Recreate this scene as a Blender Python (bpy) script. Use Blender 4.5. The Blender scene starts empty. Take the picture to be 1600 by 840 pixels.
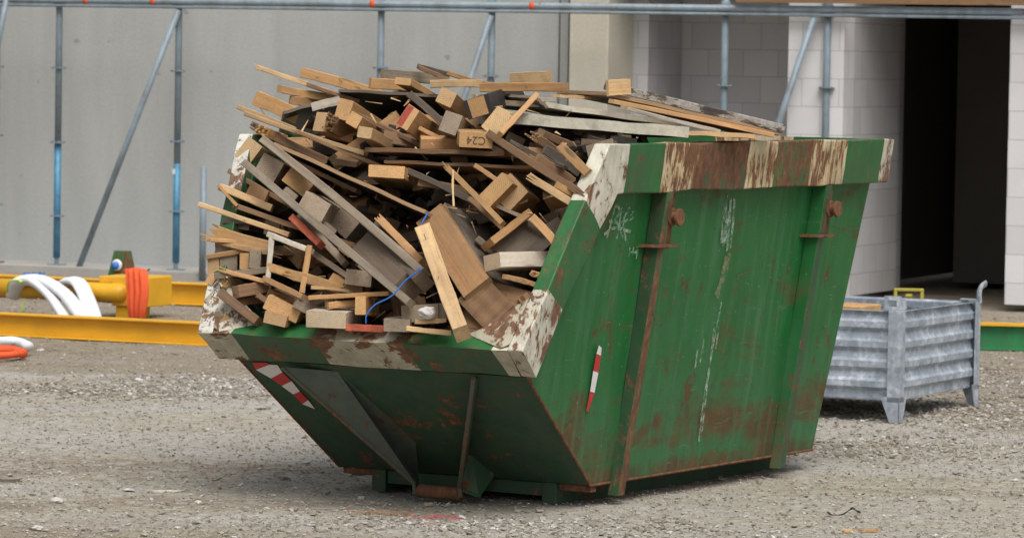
import bpy, bmesh, math, random
import numpy as np
from mathutils import Vector, Matrix, noise
R = math.radians
scene = bpy.context.scene
col = scene.collection
random.seed(7)

# ------------------------------------------------------------------ camera
FPX, PITCH, ROLL, H = 6497.0, 0.0516, 0.0173, 1.8
c_, s_ = math.cos(PITCH), math.sin(PITCH)
FW = Vector((0, c_, -s_)); U0 = Vector((0, s_, c_)); R0 = Vector((1, 0, 0))
CR = R0*math.cos(ROLL) + U0*math.sin(ROLL)
CU = U0*math.cos(ROLL) - R0*math.sin(ROLL)
CAM = Vector((0, 0, H))
cd = bpy.data.cameras.new('camera'); cam = bpy.data.objects.new('camera', cd); col.objects.link(cam)
m = Matrix.Identity(4)
for i in range(3):
    m[i][0] = CR[i]; m[i][1] = CU[i]; m[i][2] = -FW[i]; m[i][3] = CAM[i]
cam.matrix_world = m
cd.lens = FPX/1600*36; cd.sensor_width = 36; cd.clip_start = 0.5; cd.clip_end = 1500
cd.dof.use_dof = True; cd.dof.focus_distance = 16.0; cd.dof.aperture_fstop = 9
scene.camera = cam

# ------------------------------------------------------------------ light
SUN_EL, SUN_AZ = R(56), R(165)      # azimuth clockwise from +Y
w = bpy.data.worlds.new('World'); scene.world = w; w.use_nodes = True
nt = w.node_tree; bg = nt.nodes['Background']
sky = nt.nodes.new('ShaderNodeTexSky'); sky.sky_type = 'NISHITA'; sky.sun_disc = False
sky.sun_elevation = SUN_EL; sky.sun_rotation = SUN_AZ; sky.dust_density = 5; sky.air_density = 1.3
hs = nt.nodes.new('ShaderNodeHueSaturation'); hs.inputs['Saturation'].default_value = 0.30
nt.links.new(sky.outputs[0], hs.inputs['Color']); nt.links.new(hs.outputs[0], bg.inputs[0])
bg.inputs[1].default_value = 0.115
sl = bpy.data.lights.new('sun', 'SUN'); sl.energy = 2.1; sl.angle = R(40); sl.color = (1, .95, .88)
so = bpy.data.objects.new('sun', sl); col.objects.link(so)
sd = Vector((math.sin(SUN_AZ)*math.cos(SUN_EL), math.cos(SUN_AZ)*math.cos(SUN_EL), math.sin(SUN_EL)))
so.rotation_euler = sd.to_track_quat('Z', 'Y').to_euler()
scene.view_settings.view_transform = 'Standard'; scene.view_settings.look = 'None'
scene.view_settings.exposure = 0.1; scene.view_settings.gamma = 1

# ------------------------------------------------------------------ pixel rays (real distances are always given)
def ray(px, py):
    return (FW + CR*((px-800)/FPX) - CU*((py-420)/FPX))
def on_z(px, py, z=0.0):
    d = ray(px, py); return CAM + d*((z-H)/d.z)
def on_plane(px, py, p, n):
    d = ray(px, py); return CAM + d*((p-CAM).dot(n)/d.dot(n))
def at_y(px, py, Y):
    d = ray(px, py); return CAM + d*(Y/d.y)

# ------------------------------------------------------------------ helpers
def tag(o, label=None, cat=None, group=None, kind=None):
    if label: o['label'] = label
    if cat: o['category'] = cat
    if group: o['group'] = group
    if kind: o['kind'] = kind
    return o
def empty(name, loc=(0, 0, 0), rz=0.0):
    o = bpy.data.objects.new(name, None); col.objects.link(o)
    o.location = loc; o.rotation_euler = (0, 0, rz); o.empty_display_size = .1
    return o
class MB:
    def __init__(s): s.v = []; s.f = []; s.mi = []
    def add(s, vs, fs, mi=0):
        b = len(s.v); s.v += [tuple(v) for v in vs]
        for f in fs: s.f.append([b+i for i in f]); s.mi.append(mi)
    def quad(s, a, b, c, d, mi=0): s.add([a, b, c, d], [(0, 1, 2, 3)], mi)
    def box(s, x0, x1, y0, y1, z0, z1, mi=0):
        vs = [(x, y, z) for x in (x0, x1) for y in (y0, y1) for z in (z0, z1)]
        s.add(vs, [(0, 1, 3, 2), (4, 6, 7, 5), (0, 4, 5, 1), (2, 3, 7, 6), (0, 2, 6, 4), (1, 5, 7, 3)], mi)
    def prism(s, pa, pb, mi=0, caps=True):
        n = len(pa); b = len(s.v); s.v += [tuple(p) for p in pa] + [tuple(p) for p in pb]
        for i in range(n):
            j = (i+1) % n; s.f.append([b+i, b+j, b+n+j, b+n+i]); s.mi.append(mi)
        if caps:
            s.f.append([b+i for i in range(n)][::-1]); s.mi.append(mi)
            s.f.append([b+n+i for i in range(n)]); s.mi.append(mi)
    def tube(s, pts, r, n=12, mi=0, flat=1.0, caps=True, upv=None):
        pts = [Vector(p) for p in pts]; rings = []
        prev = None
        for i, p in enumerate(pts):
            t = (pts[min(i+1, len(pts)-1)] - pts[max(i-1, 0)]).normalized()
            u = upv or (Vector((0, 0, 1)) if abs(t.z) < .95 else Vector((1, 0, 0)))
            if prev is not None and upv is None:
                a = (prev - t*prev.dot(t)).normalized()
            else: a = t.cross(u).normalized()
            prev = a; bb = t.cross(a)
            rr = r[i] if isinstance(r, (list, tuple)) else r
            rings.append([p + a*(math.cos(q)*rr) + bb*(math.sin(q)*rr*flat) for q in [2*math.pi*k/n for k in range(n)]])
        b = len(s.v)
        for rg in rings: s.v += [tuple(v) for v in rg]
        for i in range(len(rings)-1):
            for k in range(n):
                s.f.append([b+i*n+k, b+i*n+(k+1) % n, b+(i+1)*n+(k+1) % n, b+(i+1)*n+k]); s.mi.append(mi)
        if caps:
            s.f.append([b+k for k in range(n)][::-1]); s.mi.append(mi)
            s.f.append([b+(len(rings)-1)*n+k for k in range(n)]); s.mi.append(mi)
    def build(s, name, mats, parent=None, bevel=0, smooth=False, M=None):
        me = bpy.data.meshes.new(name); me.from_pydata(s.v, [], s.f)
        mats = mats if isinstance(mats, (list, tuple)) else [mats]
        for mm in mats: me.materials.append(mm)
        me.polygons.foreach_set('material_index', s.mi)
        if smooth: me.polygons.foreach_set('use_smooth', [True]*len(s.f))
        me.update()
        bm = bmesh.new(); bm.from_mesh(me); bmesh.ops.recalc_face_normals(bm, faces=bm.faces); bm.to_mesh(me); bm.free()
        o = bpy.data.objects.new(name, me); col.objects.link(o)
        if parent: o.parent = parent
        if M is not None: o.matrix_world = M
        if bevel:
            b = o.modifiers.new('b', 'BEVEL'); b.width = bevel; b.segments = 2; b.limit_method = 'ANGLE'; b.angle_limit = R(35)
        return o
def smooth_path(pts, n=8):
    pts = [Vector(p) for p in pts]; out = []
    P = [pts[0]*2-pts[1]] + pts + [pts[-1]*2-pts[-2]]
    for i in range(1, len(P)-2):
        for k in range(n):
            t = k/n; a, b, c, d = P[i-1], P[i], P[i+1], P[i+2]
            out.append(.5*((2*b) + (c-a)*t + (2*a-5*b+4*c-d)*t*t + (3*b-a-3*c+d)*t**3))
    out.append(pts[-1]); return out

def dent(o, amp=.003, freq=4.0, cuts=2, seed=0, zkeep=None):
    me = o.data; bm = bmesh.new(); bm.from_mesh(me)
    if cuts: bmesh.ops.subdivide_edges(bm, edges=bm.edges[:], cuts=cuts, use_grid_fill=True)
    for v in bm.verts:
        q = v.co*freq + Vector((seed, 0, 0)); v.co += Vector((noise.noise(q), noise.noise(q+Vector((9, 3, 1)))*.6, noise.noise(q+Vector((2, 7, 5)))))*amp
    bm.to_mesh(me); bm.free()
# ------------------------------------------------------------------ materials
class NT:
    def __init__(s, name, rough=.7, metal=0.0):
        s.m = bpy.data.materials.new(name); s.m.use_nodes = True; s.t = s.m.node_tree
        s.b = s.t.nodes['Principled BSDF']; s.b.inputs['Roughness'].default_value = rough; s.b.inputs['Metallic'].default_value = metal
        s.tc = s.t.nodes.new('ShaderNodeTexCoord')
    def n(s, ty): return s.t.nodes.new('ShaderNode'+ty)
    def l(s, a, b): s.t.links.new(a, b)
    def mapping(s, src, scale=(1, 1, 1), loc=(0, 0, 0), rot=(0, 0, 0)):
        m = s.n('Mapping'); s.l(src, m.inputs['Vector']); m.inputs['Scale'].default_value = scale
        m.inputs['Location'].default_value = loc; m.inputs['Rotation'].default_value = rot; return m.outputs[0]
    def noise(s, vec, scale=5, detail=6, rough=.6, dist=0):
        m = s.n('TexNoise'); s.l(vec, m.inputs['Vector']); m.inputs['Scale'].default_value = scale
        m.inputs['Detail'].default_value = detail; m.inputs['Roughness'].default_value = rough
        m.inputs['Distortion'].default_value = dist; return m.outputs['Fac']
    def ramp(s, fac, stops, interp='LINEAR'):
        m = s.n('ValToRGB'); s.l(fac, m.inputs[0]); cr = m.color_ramp; cr.interpolation = interp
        while len(cr.elements) < len(stops): cr.elements.new(.5)
        for e, (p, c) in zip(cr.elements, stops):
            e.position = p; e.color = (c, c, c, 1) if isinstance(c, (int, float)) else (*c, 1)
        return m.outputs[0]
    def mix(s, fac, a, b, mode='MIX'):
        m = s.n('Mix'); m.data_type = 'RGBA'; m.blend_type = mode
        for inp, v in ((m.inputs[0], fac), (m.inputs[6], a), (m.inputs[7], b)):
            if isinstance(v, (int, float)): inp.default_value = v
            elif isinstance(v, tuple): inp.default_value = (*v, 1)
            else: s.l(v, inp)
        return m.outputs[2]
    def math(s, op, a, b=0.0, clamp=False):
        m = s.n('Math'); m.operation = op; m.use_clamp = clamp
        for inp, v in ((m.inputs[0], a), (m.inputs[1], b)):
            if isinstance(v, (int, float)): inp.default_value = v
            else: s.l(v, inp)
        return m.outputs[0]
    def sep(s, vec):
        m = s.n('SeparateXYZ'); s.l(vec, m.inputs[0]); return m.outputs
    def color(s, c):
        if isinstance(c, tuple): s.b.inputs['Base Color'].default_value = (*c, 1)
        else: s.l(c, s.b.inputs['Base Color'])
    def rough(s, r): s.l(r, s.b.inputs['Roughness'])
    def bump(s, h, strength=.3, dist=.01):
        m = s.n('Bump'); s.l(h, m.inputs['Height']); m.inputs['Strength'].default_value = strength
        m.inputs['Distance'].default_value = dist; s.l(m.outputs[0], s.b.inputs['Normal'])
    def rand_vec(s, src):
        oi = s.n('ObjectInfo'); m = s.n('VectorMath'); m.operation = 'ADD'
        k = s.math('MULTIPLY', oi.outputs['Random'], 37.0)
        s.l(src, m.inputs[0]); cmb = s.n('CombineXYZ')
        for i in range(3): s.l(k, cmb.inputs[i])
        s.l(cmb.outputs[0], m.inputs[1]); return m.outputs[0], oi.outputs['Random']

RUST = (.135, .058, .030); RUST2 = (.25, .115, .05); RUST_D = (.065, .035, .022)

def plain(name, c, rough=.7, metal=0.0, var=.25, sc=12, bump=.1):
    t = NT(name, rough, metal); o, rnd = t.rand_vec(t.tc.outputs['Object'])
    f = t.noise(o, sc, 6, .65)
    a = tuple(x*(1-var) for x in c); b = tuple(min(1, x*(1+var)) for x in c)
    t.color(t.ramp(f, [(.3, a), (.7, b)])); t.bump(f, bump, .01); return t.m

def wood(name, light, dark, dirt=(.09, .075, .06), dirt_amt=.35, endc=None, rough=.8):
    t = NT(name, rough); o, rnd = t.rand_vec(t.tc.outputs['Object'])
    g = t.noise(t.mapping(o, (2.2, 55, 55)), 1.0, 5, .6, .6)
    g2 = t.noise(t.mapping(o, (.8, 14, 14)), 1.0, 3, .5, 1.5)
    gr = t.math('ADD', t.math('MULTIPLY', g, .6), t.math('MULTIPLY', g2, .4))
    side = t.ramp(gr, [(.36, dark), (.52, tuple((a*.65+b*.35) for a, b in zip(light, dark))), (.66, light)])
    v = t.n('TexVoronoi'); t.l(t.mapping(o, (3.0, 11, 11)), v.inputs['Vector']); v.inputs['Scale'].default_value = 1.0
    kn = t.ramp(v.outputs['Distance'], [(.07, 1.0), (.13, 0.0)])
    side = t.mix(kn, side, tuple(x*.28 for x in light))
    # sawn ends: growth rings in the cross section
    wv = t.n('TexWave'); wv.wave_type = 'RINGS'; wv.rings_direction = 'X'
    t.l(t.mapping(t.rand_vec(t.tc.outputs['Object'])[0] if False else t.tc.outputs['Object'], (0.01, 1, 1), (0, .035, .05)), wv.inputs['Vector'])
    wv.inputs['Scale'].default_value = 38; wv.inputs['Distortion'].default_value = 3; wv.inputs['Detail'].default_value = 3
    e = endc or light
    endcol = t.ramp(wv.outputs['Fac'], [(.0, tuple(x*.84 for x in e)), (.8, tuple(min(1, x*1.08) for x in e))])
    nx = t.math('ABSOLUTE', t.sep(t.tc.outputs['Normal'])[0])
    isend = t.ramp(nx, [(.75, 0.0), (.85, 1.0)])
    c = t.mix(isend, side, endcol)
    d = t.noise(o, 4.5, 7, .68)
    c = t.mix(t.math('MULTIPLY', t.ramp(d, [(.45, 0.0), (.68, 1.0)]), dirt_amt), c, dirt)
    fine = t.noise(o, 60, 4, .7)
    c = t.mix(t.math('MULTIPLY', t.ramp(fine, [(.5, 0.0), (.75, 1.0)]), .35), c, tuple(x*.5 for x in dark))
    mud = t.noise(t.mapping(o, (1.2, 3, 3), (11, 3, 8)), 3.2, 8, .7)
    c = t.mix(t.ramp(mud, [(.50, 0.0), (.62, .5)]), c, tuple(.45*x+.55*y for x, y in zip(light, (.17, .12, .075))))
    crk = t.noise(t.mapping(o, (1.2, 120, 120), (3, 1, 2)), 1.0, 2, .5, .4)
    c = t.mix(t.ramp(crk, [(.68, 0.0), (.71, .7)]), c, tuple(x*.35 for x in dark))
    r2 = t.math('FRACT', t.math('MULTIPLY', rnd, 7.31))
    c = t.mix(t.math('MULTIPLY', r2, .28), c, tuple(.5*x+.5*y for x, y in zip(light, (.34, .20, .09))))
    val = t.math('ADD', t.math('MULTIPLY', rnd, .50), .74)
    m = t.n('Mix'); m.data_type = 'RGBA'; m.blend_type = 'MULTIPLY'; m.inputs[0].default_value = 1
    t.l(c, m.inputs[6]); cb = t.n('CombineColor')
    for i in range(3): t.l(val, cb.inputs[i])
    t.l(cb.outputs[0], m.inputs[7])
    t.color(m.outputs[2]); t.bump(t.math('ADD', gr, t.math('MULTIPLY', fine, .4)), .55, .004); return t.m

M = {}
M['pine'] = wood('pine_wood', (.56, .335, .145), (.35, .175, .062), dirt_amt=.35)
M['pale'] = wood('pale_sawn_wood', (.62, .44, .24), (.43, .26, .115), dirt_amt=.3)
M['brown'] = wood('brown_wood', (.27, .155, .08), (.12, .065, .035), dirt_amt=.5, endc=(.33, .2, .105))
M['grey'] = wood('weathered_grey_wood', (.30, .255, .195), (.14, .11, .08), dirt_amt=.5, endc=(.33, .27, .20))
M['dgrey'] = wood('dark_grey_wood', (.15, .125, .10), (.06, .05, .04), dirt_amt=.5, endc=(.22, .17, .12))
M['white'] = wood('whitened_wood', (.60, .56, .48), (.38, .33, .27), dirt_amt=.55, endc=(.55, .43, .28))
M['buried'] = wood('shade_dark_wood', (.10, .065, .04), (.045, .03, .02), dirt=(.05, .04, .03), dirt_amt=.6)  # wood darkened so that pieces in the gaps look shaded
M['crumbs'] = plain('shade_black_debris', (.028, .02, .015), .95, var=.4)  # near black, standing in for deep shade between the planks
M['slab'] = plain('crumbly_slab', (.46, .44, .36), .95, var=.22, sc=22, bump=.5)
M['ply'] = wood('plywood_face', (.53, .31, .145), (.38, .20, .085), dirt_amt=.25, endc=(.45, .3, .16))
M['black'] = plain('black_coated_board', (.018, .015, .014), .55, var=.4)
M['red'] = plain('red_paint', (.36, .06, .04), .7, var=.4, sc=40)
M['orange'] = plain('orange_red_painted_wood', (.42, .10, .05), .75, var=.45, sc=30)

def layered(name, a, b, freq=180):      # laminated edge of plywood
    t = NT(name, .8); z = t.sep(t.tc.outputs['Object'])[2]
    f = t.math('FRACT', t.math('MULTIPLY', z, freq)); nz = t.noise(t.mapping(t.tc.outputs['Object'], (3, 3, 60)), 3, 4)
    c = t.mix(t.ramp(f, [(.4, 0.0), (.5, 1.0)], 'LINEAR'), a, b)
    t.color(t.mix(t.math('MULTIPLY', t.ramp(nz, [(.45, 0.0), (.7, 1.0)]), .5), c, tuple(x*.4 for x in b))); return t.m
M['plyedge'] = layered('plywood_edge', (.46, .31, .17), (.29, .17, .085))
M['brownedge'] = layered('brown_board_edge', (.27, .16, .08), (.13, .07, .04))

def peeled(name, base, amount, streak=(9, 9, 2.2), amt2=None, gloss=.5, dirt=.3, halo_c=None, grime=.55):   # paint that chips away to rust
    t = NT(name, gloss); o = t.tc.outputs['Object']
    a = t.noise(t.mapping(o, streak), 2.6, 9, .72, .5)
    b = t.noise(o, 3.2, 5, .6)
    mk = t.math('ADD', t.math('MULTIPLY', a, .62), t.math('MULTIPLY', b, .38))
    th = .66-amount*.33
    mask = t.ramp(mk, [(th-.016, 0.0), (th+.010, .94)])
    halo = t.ramp(mk, [(th-.09, 0.0), (th, .75)])
    rn = t.noise(t.mapping(o, (6, 6, 3)), 6, 8, .7)
    rust = t.ramp(rn, [(.32, RUST_D), (.47, RUST), (.58, (.19, .085, .04)), (.70, (.30, .16, .075))])
    wear = t.noise(t.mapping(o, (5, 5, 1.4)), 3, 6, .65)
    bc = t.ramp(wear, [(.3, tuple(x*.8 for x in base)), (.7, tuple(min(1, x*1.12+.006) for x in base))])
    bc = t.mix(t.math('MULTIPLY', halo, dirt), bc, halo_c or tuple(.5*x+.5*y for x, y in zip(base, RUST2)))
    gm = t.noise(t.mapping(o, (1.3, 1.3, 1.0), (4, 2, 7)), 4.5, 9, .72)
    bc = t.mix(t.ramp(gm, [(.44, 0.0), (.66, grime)]), bc, tuple(.25*x+.75*y for x, y in zip(base, (.075, .06, .04))))
    hair = t.noise(t.mapping(o, (22, 22, 2.5), (1, 5, 3), (R(18), R(10), 0)), 2.0, 3, .55)
    bc = t.mix(t.ramp(hair, [(.66, 0.0), (.69, .55)]), bc, tuple(.4*x+.6*y for x, y in zip(base, RUST_D)))
    t.color(t.mix(mask, bc, rust)); 
    t.rough(t.math('ADD', t.math('MULTIPLY', mask, .4), gloss))
    t.bump(t.math('SUBTRACT', t.math('MULTIPLY', rn, .3), mask), .35, .004); return t.m
GREEN = (.016, .132, .034); GREEN_B = (.028, .165, .055); WHT = (.66, .65, .54)
M['green'] = peeled('green_paint', GREEN, .28, (6, 6, 3), dirt=.25)
M['green_worn'] = peeled('worn_green_paint', (.022, .085, .036), .34, (6, 6, 6), dirt=.3)
M['green_dark'] = peeled('shade_dark_green_paint', (.019, .068, .034), .20, (5, 5, 5), gloss=.75, dirt=.2)  # green darkened for shade under the lip and for the dirty inside
def coat_mat():
    t = NT('peeling_black_coating', .75); o, rnd = t.rand_vec(t.tc.outputs['Object'])
    a = t.noise(t.mapping(o, (3, 9, 9)), 3.0, 8, .72); f = t.noise(o, 40, 5, .7)
    c = t.ramp(a, [(.40, (.035, .03, .028)), (.47, (.10, .085, .07)), (.49, (.40, .37, .31)), (.56, (.33, .32, .33)), (.66, (.48, .40, .28))])
    t.color(t.mix(t.ramp(f, [(.45, .4), (.6, 0.0)]), c, (.09, .075, .06))); t.bump(a, .5, .004); return t.m
M['coat'] = coat_mat()
M['edge'] = peeled('worn_edge_paint', (.09, .10, .075), .36, (6, 6, 6))
M['grey_green'] = peeled('lit_grey_green_paint', (.085, .115, .095), .16, (5, 5, 5), gloss=.7)  # paler, greyer green: the lit look of the left pocket plate
M['green_rust'] = peeled('rust_stained_green_paint', GREEN, .46, (8, 8, 2), dirt=.5)
M['white_p'] = peeled('white_rim_paint', WHT, .40, (9, 9, 4), dirt=.55)
M['white_r'] = peeled('rust_streaked_white_rim_paint', (.68, .62, .44), .44, (15, 15, 2.0), dirt=.95, halo_c=(.50, .27, .07))
M['white_lip'] = peeled('flaking_cream_paint', (.50, .48, .37), .42, (5, 5, 5), dirt=.3)
M['white_clean'] = peeled('white_paint_kept', (.72, .73, .66), .45, (9, 9, 9), dirt=.4)
M['rust'] = peeled('rusty_steel', (.13, .055, .03), .8, (8, 8, 4), gloss=.8)
M['rib_rust'] = peeled('half_rusted_rib_paint', GREEN, .66, (7, 7, 1.5), dirt=.6)
M['rust_band'] = peeled('rusty_green_band', (.05, .09, .045), .58, (7, 7, 2))
M['galv'] = plain('galvanised_tube', (.26, .28, .30), .45, .55, .35, 18)
M['tube'] = peeled('scaffold_tube_steel', (.22, .285, .34), .12, (6, 6, 2), gloss=.45)
M['tube_blue'] = plain('scaffold_tube_blue', (.065, .22, .35), .5, .1, .3, 15)
M['yellow'] = plain('yellow_steel_paint', (.72, .39, .02), .45, 0, .12, 4)
M['dull_yellow'] = plain('dull_yellow_plastic', (.36, .32, .04), .6)
M['strap_white'] = plain('white_sling', (.74, .76, .80), .9, 0, .08, 20)
M['strap_orange'] = plain('orange_sling', (.72, .10, .028), .8, 0, .15, 30)
M['blue'] = plain('blue_plastic', (.02, .15, .55), .45, 0, .15, 20)
M['lime'] = plain('lime_plastic', (.42, .68, .03), .5, 0, .1, 20)
M['steel_nail'] = plain('nail_steel', (.30, .29, .28), .4, .8)
M['chalk'] = plain('white_smear', (.6, .66, .6), .8)
M['signal_white'] = plain('reflective_white', (.74, .74, .74), .4, var=.05)
M['signal_red'] = plain('reflective_red', (.50, .02, .02), .4, var=.1)
M['ink'] = plain('faded_ink', (.10, .06, .035), .8)

# steel side sheet with its own rust pattern
def side_mat():
    t = NT('green_side_sheet_paint', .5); t.b.inputs['Specular IOR Level'].default_value = .3; o = t.tc.outputs['Object']; x, y, z = t.sep(o)
    wear = t.noise(t.mapping(o, (1, 4, 1.3)), 2.4, 7, .65)
    base = t.ramp(wear, [(.3, (.012, .112, .027)), (.52, (.016, .137, .034)), (.75, (.030, .155, .05))])
    low = t.ramp(z, [(.30, 1.0), (.62, 0.0)])
    base = t.mix(t.math('MULTIPLY', low, .35), base, (.06, .15, .075))
    # rust collecting low on the sheet
    grain = t.noise(o, 22, 8, .75)
    big = t.noise(t.mapping(o, (1, 1.5, 2.6)), 1.5, 7, .62, .6)
    wz = t.ramp(z, [(.07, .20), (.13, .18), (.17, .06), (.24, .18), (.34, .12), (.50, .0)])
    lowmask = t.ramp(t.math('ADD', t.math('ADD', big, wz), t.math('MULTIPLY', grain, .12)), [(.63, 0.0), (.76, .92)])
    p = t.math('ADD', t.math('MULTIPLY', t.noise(t.mapping(o, (1, 3.3, 1.8)), 1.7, 4, .6), .55), t.math('MULTIPLY', t.noise(t.mapping(o, (1, 1.6, 1)), 11, 8, .75), .45))
    patch = t.ramp(p, [(.575, 0.0), (.62, .85)])
    sc = t.noise(t.mapping(o, (1, 3, 30), (0, 0, 0), (R(12), 0, 0)), 2.2, 3, .5, .3)
    scr = t.ramp(sc, [(.69, 0.0), (.72, .35)])
    chips = t.ramp(t.noise(o, 55, 3, .5), [(.70, 0.0), (.73, .9)])
    rust = t.ramp(t.noise(o, 14, 8, .7), [(.3, (.075, .035, .02)), (.55, (.13, .055, .027)), (.75, (.20, .085, .035))])
    mk = t.math('MAXIMUM', t.math('MAXIMUM', t.math('MULTIPLY', lowmask, .85), patch), chips)
    cc = t.mix(mk, base, rust)
    cc = t.mix(scr, cc, (.16, .25, .17))
    vs = t.noise(t.mapping(o, (1, 11, .7), (2, 6, 1), (R(3), 0, 0)), 2.0, 6, .6)
    cc = t.mix(t.ramp(vs, [(.50, 0.0), (.68, .42)]), cc, (.085, .20, .105))
    fl = t.noise(t.mapping(o, (1, 1, 1), (5, 1, 2)), 70, 2, .5)
    cc = t.mix(t.ramp(fl, [(.72, 0.0), (.75, .6)]), cc, (.30, .38, .30))
    t.color(cc); t.rough(t.math('ADD', t.math('MULTIPLY', mk, .4), .42))
    t.bump(t.math('ADD', t.math('MULTIPLY', t.noise(o, 3, 3), 1.0), t.math('MULTIPLY', grain, .12)), .25, .01)
    return t.m
M['side'] = side_mat()

def concrete(name, c, streak=True, board=False, amt=.12):
    t = NT(name, .9); o = t.tc.outputs['Object']
    a = t.noise(t.mapping(o, (2.5, 1, .35) if streak else (1, 1, 1)), 1.6, 8, .62)
    b = t.noise(o, 40, 6, .7)
    cc = t.ramp(a, [(.3, tuple(x*(1-amt) for x in c)), (.7, tuple(x*(1+amt) for x in c))])
    cc = t.mix(t.ramp(b, [(.35, .22), (.6, 0.0)]), cc, tuple(x*.6 for x in c))
    sp = t.noise(t.mapping(o, (1, 1, 1)), 9, 2, .4)
    cc = t.mix(t.ramp(sp, [(.74, 0.0), (.76, .5)]), cc, tuple(x*.45 for x in c))
    t.color(cc); t.bump(b, .25, .01); return t.m
M['conc'] = concrete('wall_concrete', (.405, .42, .415), amt=.09)
M['conc_b'] = concrete('beige_column_concrete', (.54, .51, .43))
M['conc_f'] = concrete('floor_concrete', (.36, .35, .33), False)
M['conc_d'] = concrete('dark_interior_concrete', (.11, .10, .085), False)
def blocks(name, c):
    t = NT(name, .9); o = t.tc.outputs['Object']; x, y, z = t.sep(o)
    cmb = t.n('CombineXYZ'); t.l(t.math('ADD', x, y), cmb.inputs[0]); t.l(z, cmb.inputs[1])
    br = t.n('TexBrick'); t.l(cmb.outputs[0], br.inputs['Vector']); br.inputs['Scale'].default_value = 1
    br.inputs['Brick Width'].default_value = .29; br.inputs['Row Height'].default_value = .207
    br.inputs['Mortar Size'].default_value = .0035; br.inputs['Mortar Smooth'].default_value = .4; br.inputs['Bias'].default_value = 0
    br.inputs['Color1'].default_value = (*[v*.93 for v in c], 1); br.inputs['Color2'].default_value = (*[min(1, v*1.05) for v in c], 1)
    br.inputs['Mortar'].default_value = (*[v*.62 for v in c], 1)
    n2 = t.noise(o, 4, 7, .6); n3 = t.noise(o, 60, 4, .6)
    cc = t.mix(t.ramp(n2, [(.45, 0.0), (.75, .35)]), br.outputs['Color'], tuple(v*.78 for v in c))
    t.color(cc); t.bump(t.math('SUBTRACT', t.math('MULTIPLY', n3, .15), br.outputs['Fac']), .4, .006); return t.m
M['block'] = blocks('aerated_block', (.64, .64, .66))
M['block2'] = blocks('shaded_block', (.53, .53, .55))  # same blocks in a darker tone for the shaded recess walls

def galv_mat():
    t = NT('galvanised_sheet', .5, .2); o = t.tc.outputs['Object']
    v = t.n('TexVoronoi'); t.l(o, v.inputs['Vector']); v.inputs['Scale'].default_value = 45
    a = t.noise(o, 6, 7, .65); b = t.noise(t.mapping(o, (14, 14, 3)), 2, 4)
    k = t.math('ADD', t.math('MULTIPLY', a, .6), t.math('ADD', t.math('MULTIPLY', v.outputs['Color'], .15), t.math('MULTIPLY', b, .25)))
    t.color(t.ramp(k, [(.37, (.24, .285, .34)), (.5, (.36, .41, .475)), (.62, (.58, .64, .71))])); t.bump(a, .1, .005); return t.m
M['galvsheet'] = galv_mat()

def ground_mat():
    t = NT('gravel_ground', .95); o = t.tc.outputs['Object']
    big = t.noise(t.mapping(o, (.22, .95, 1)), 1.15, 6, .62, .5)
    mid = t.noise(t.mapping(o, (1, 1.2, 1)), 4.5, 8, .7)
    fine = t.noise(o, 38, 8, .78)
    v = t.n('TexVoronoi'); t.l(o, v.inputs['Vector']); v.inputs['Scale'].default_value = 62
    v2 = t.n('TexVoronoi'); t.l(o, v2.inputs['Vector']); v2.inputs['Scale'].default_value = 21
    base = t.ramp(t.math('ADD', t.math('MULTIPLY', big, .72), t.math('MULTIPLY', mid, .28)),
                  [(.36, (.19, .15, .115)), (.43, (.28, .235, .18)), (.48, (.40, .37, .29)), (.53, (.37, .35, .31)), (.58, (.45, .44, .42)), (.66, (.34, .29, .235))])
    st = t.ramp(t.sep(v.outputs['Color'])[0], [(.0, (.17, .145, .12)), (.3, (.31, .28, .23)), (.75, (.39, .365, .32)), (.93, (.56, .55, .52))])
    cc = t.mix(.34, base, st)
    st2 = t.ramp(t.sep(v2.outputs['Color'])[1], [(.75, 0.0), (.85, .5)])
    cc = t.mix(st2, cc, (.52, .50, .47))
    cc = t.mix(t.ramp(fine, [(.30, .45), (.42, 0.0)]), cc, (.13, .105, .085))
    cc = t.mix(t.ramp(fine, [(.58, 0.0), (.75, .5)]), cc, (.55, .53, .5))
    x, y, z = t.sep(o)
    nn = t.math('ADD', t.math('MULTIPLY', x, .407), t.math('MULTIPLY', y, .913))      # distance towards the building
    nn = t.math('ADD', nn, t.math('MULTIPLY', t.noise(t.mapping(o, (.8, 1.2, 1)), 1.3, 6, .65), 2.6))
    soil = t.ramp(t.math('MULTIPLY', nn, .03), [(.438, .75), (.462, 0.0), (.628, 0.0), (.648, .8)])
    cc = t.mix(1.0, cc, (.90, .885, .86), 'MULTIPLY')
    t.color(t.mix(soil, cc, t.mix(1.0, cc, (.66, .585, .50), 'MULTIPLY')))
    hgt = t.math('ADD', t.math('MULTIPLY', fine, .6), t.math('MULTIPLY', v.outputs['Distance'], -.5))
    t.bump(hgt, .6, .015); return t.m
M['ground'] = ground_mat()
def stone_mat():
    t = NT('gravel_stone', .9); g = t.n('NewGeometry'); r = g.outputs['Random Per Island']
    cc = t.ramp(r, [(.0, (.22, .19, .155)), (.12, (.28, .25, .205)), (.5, (.37, .34, .29)), (.82, (.44, .42, .38)), (.95, (.62, .61, .58))])
    f = t.noise(t.tc.outputs['Object'], 90, 4, .6)
    t.color(t.mix(t.ramp(f, [(.4, .4), (.6, 0.0)]), cc, (.13, .11, .09))); return t.m
M['stone'] = stone_mat()

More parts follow.
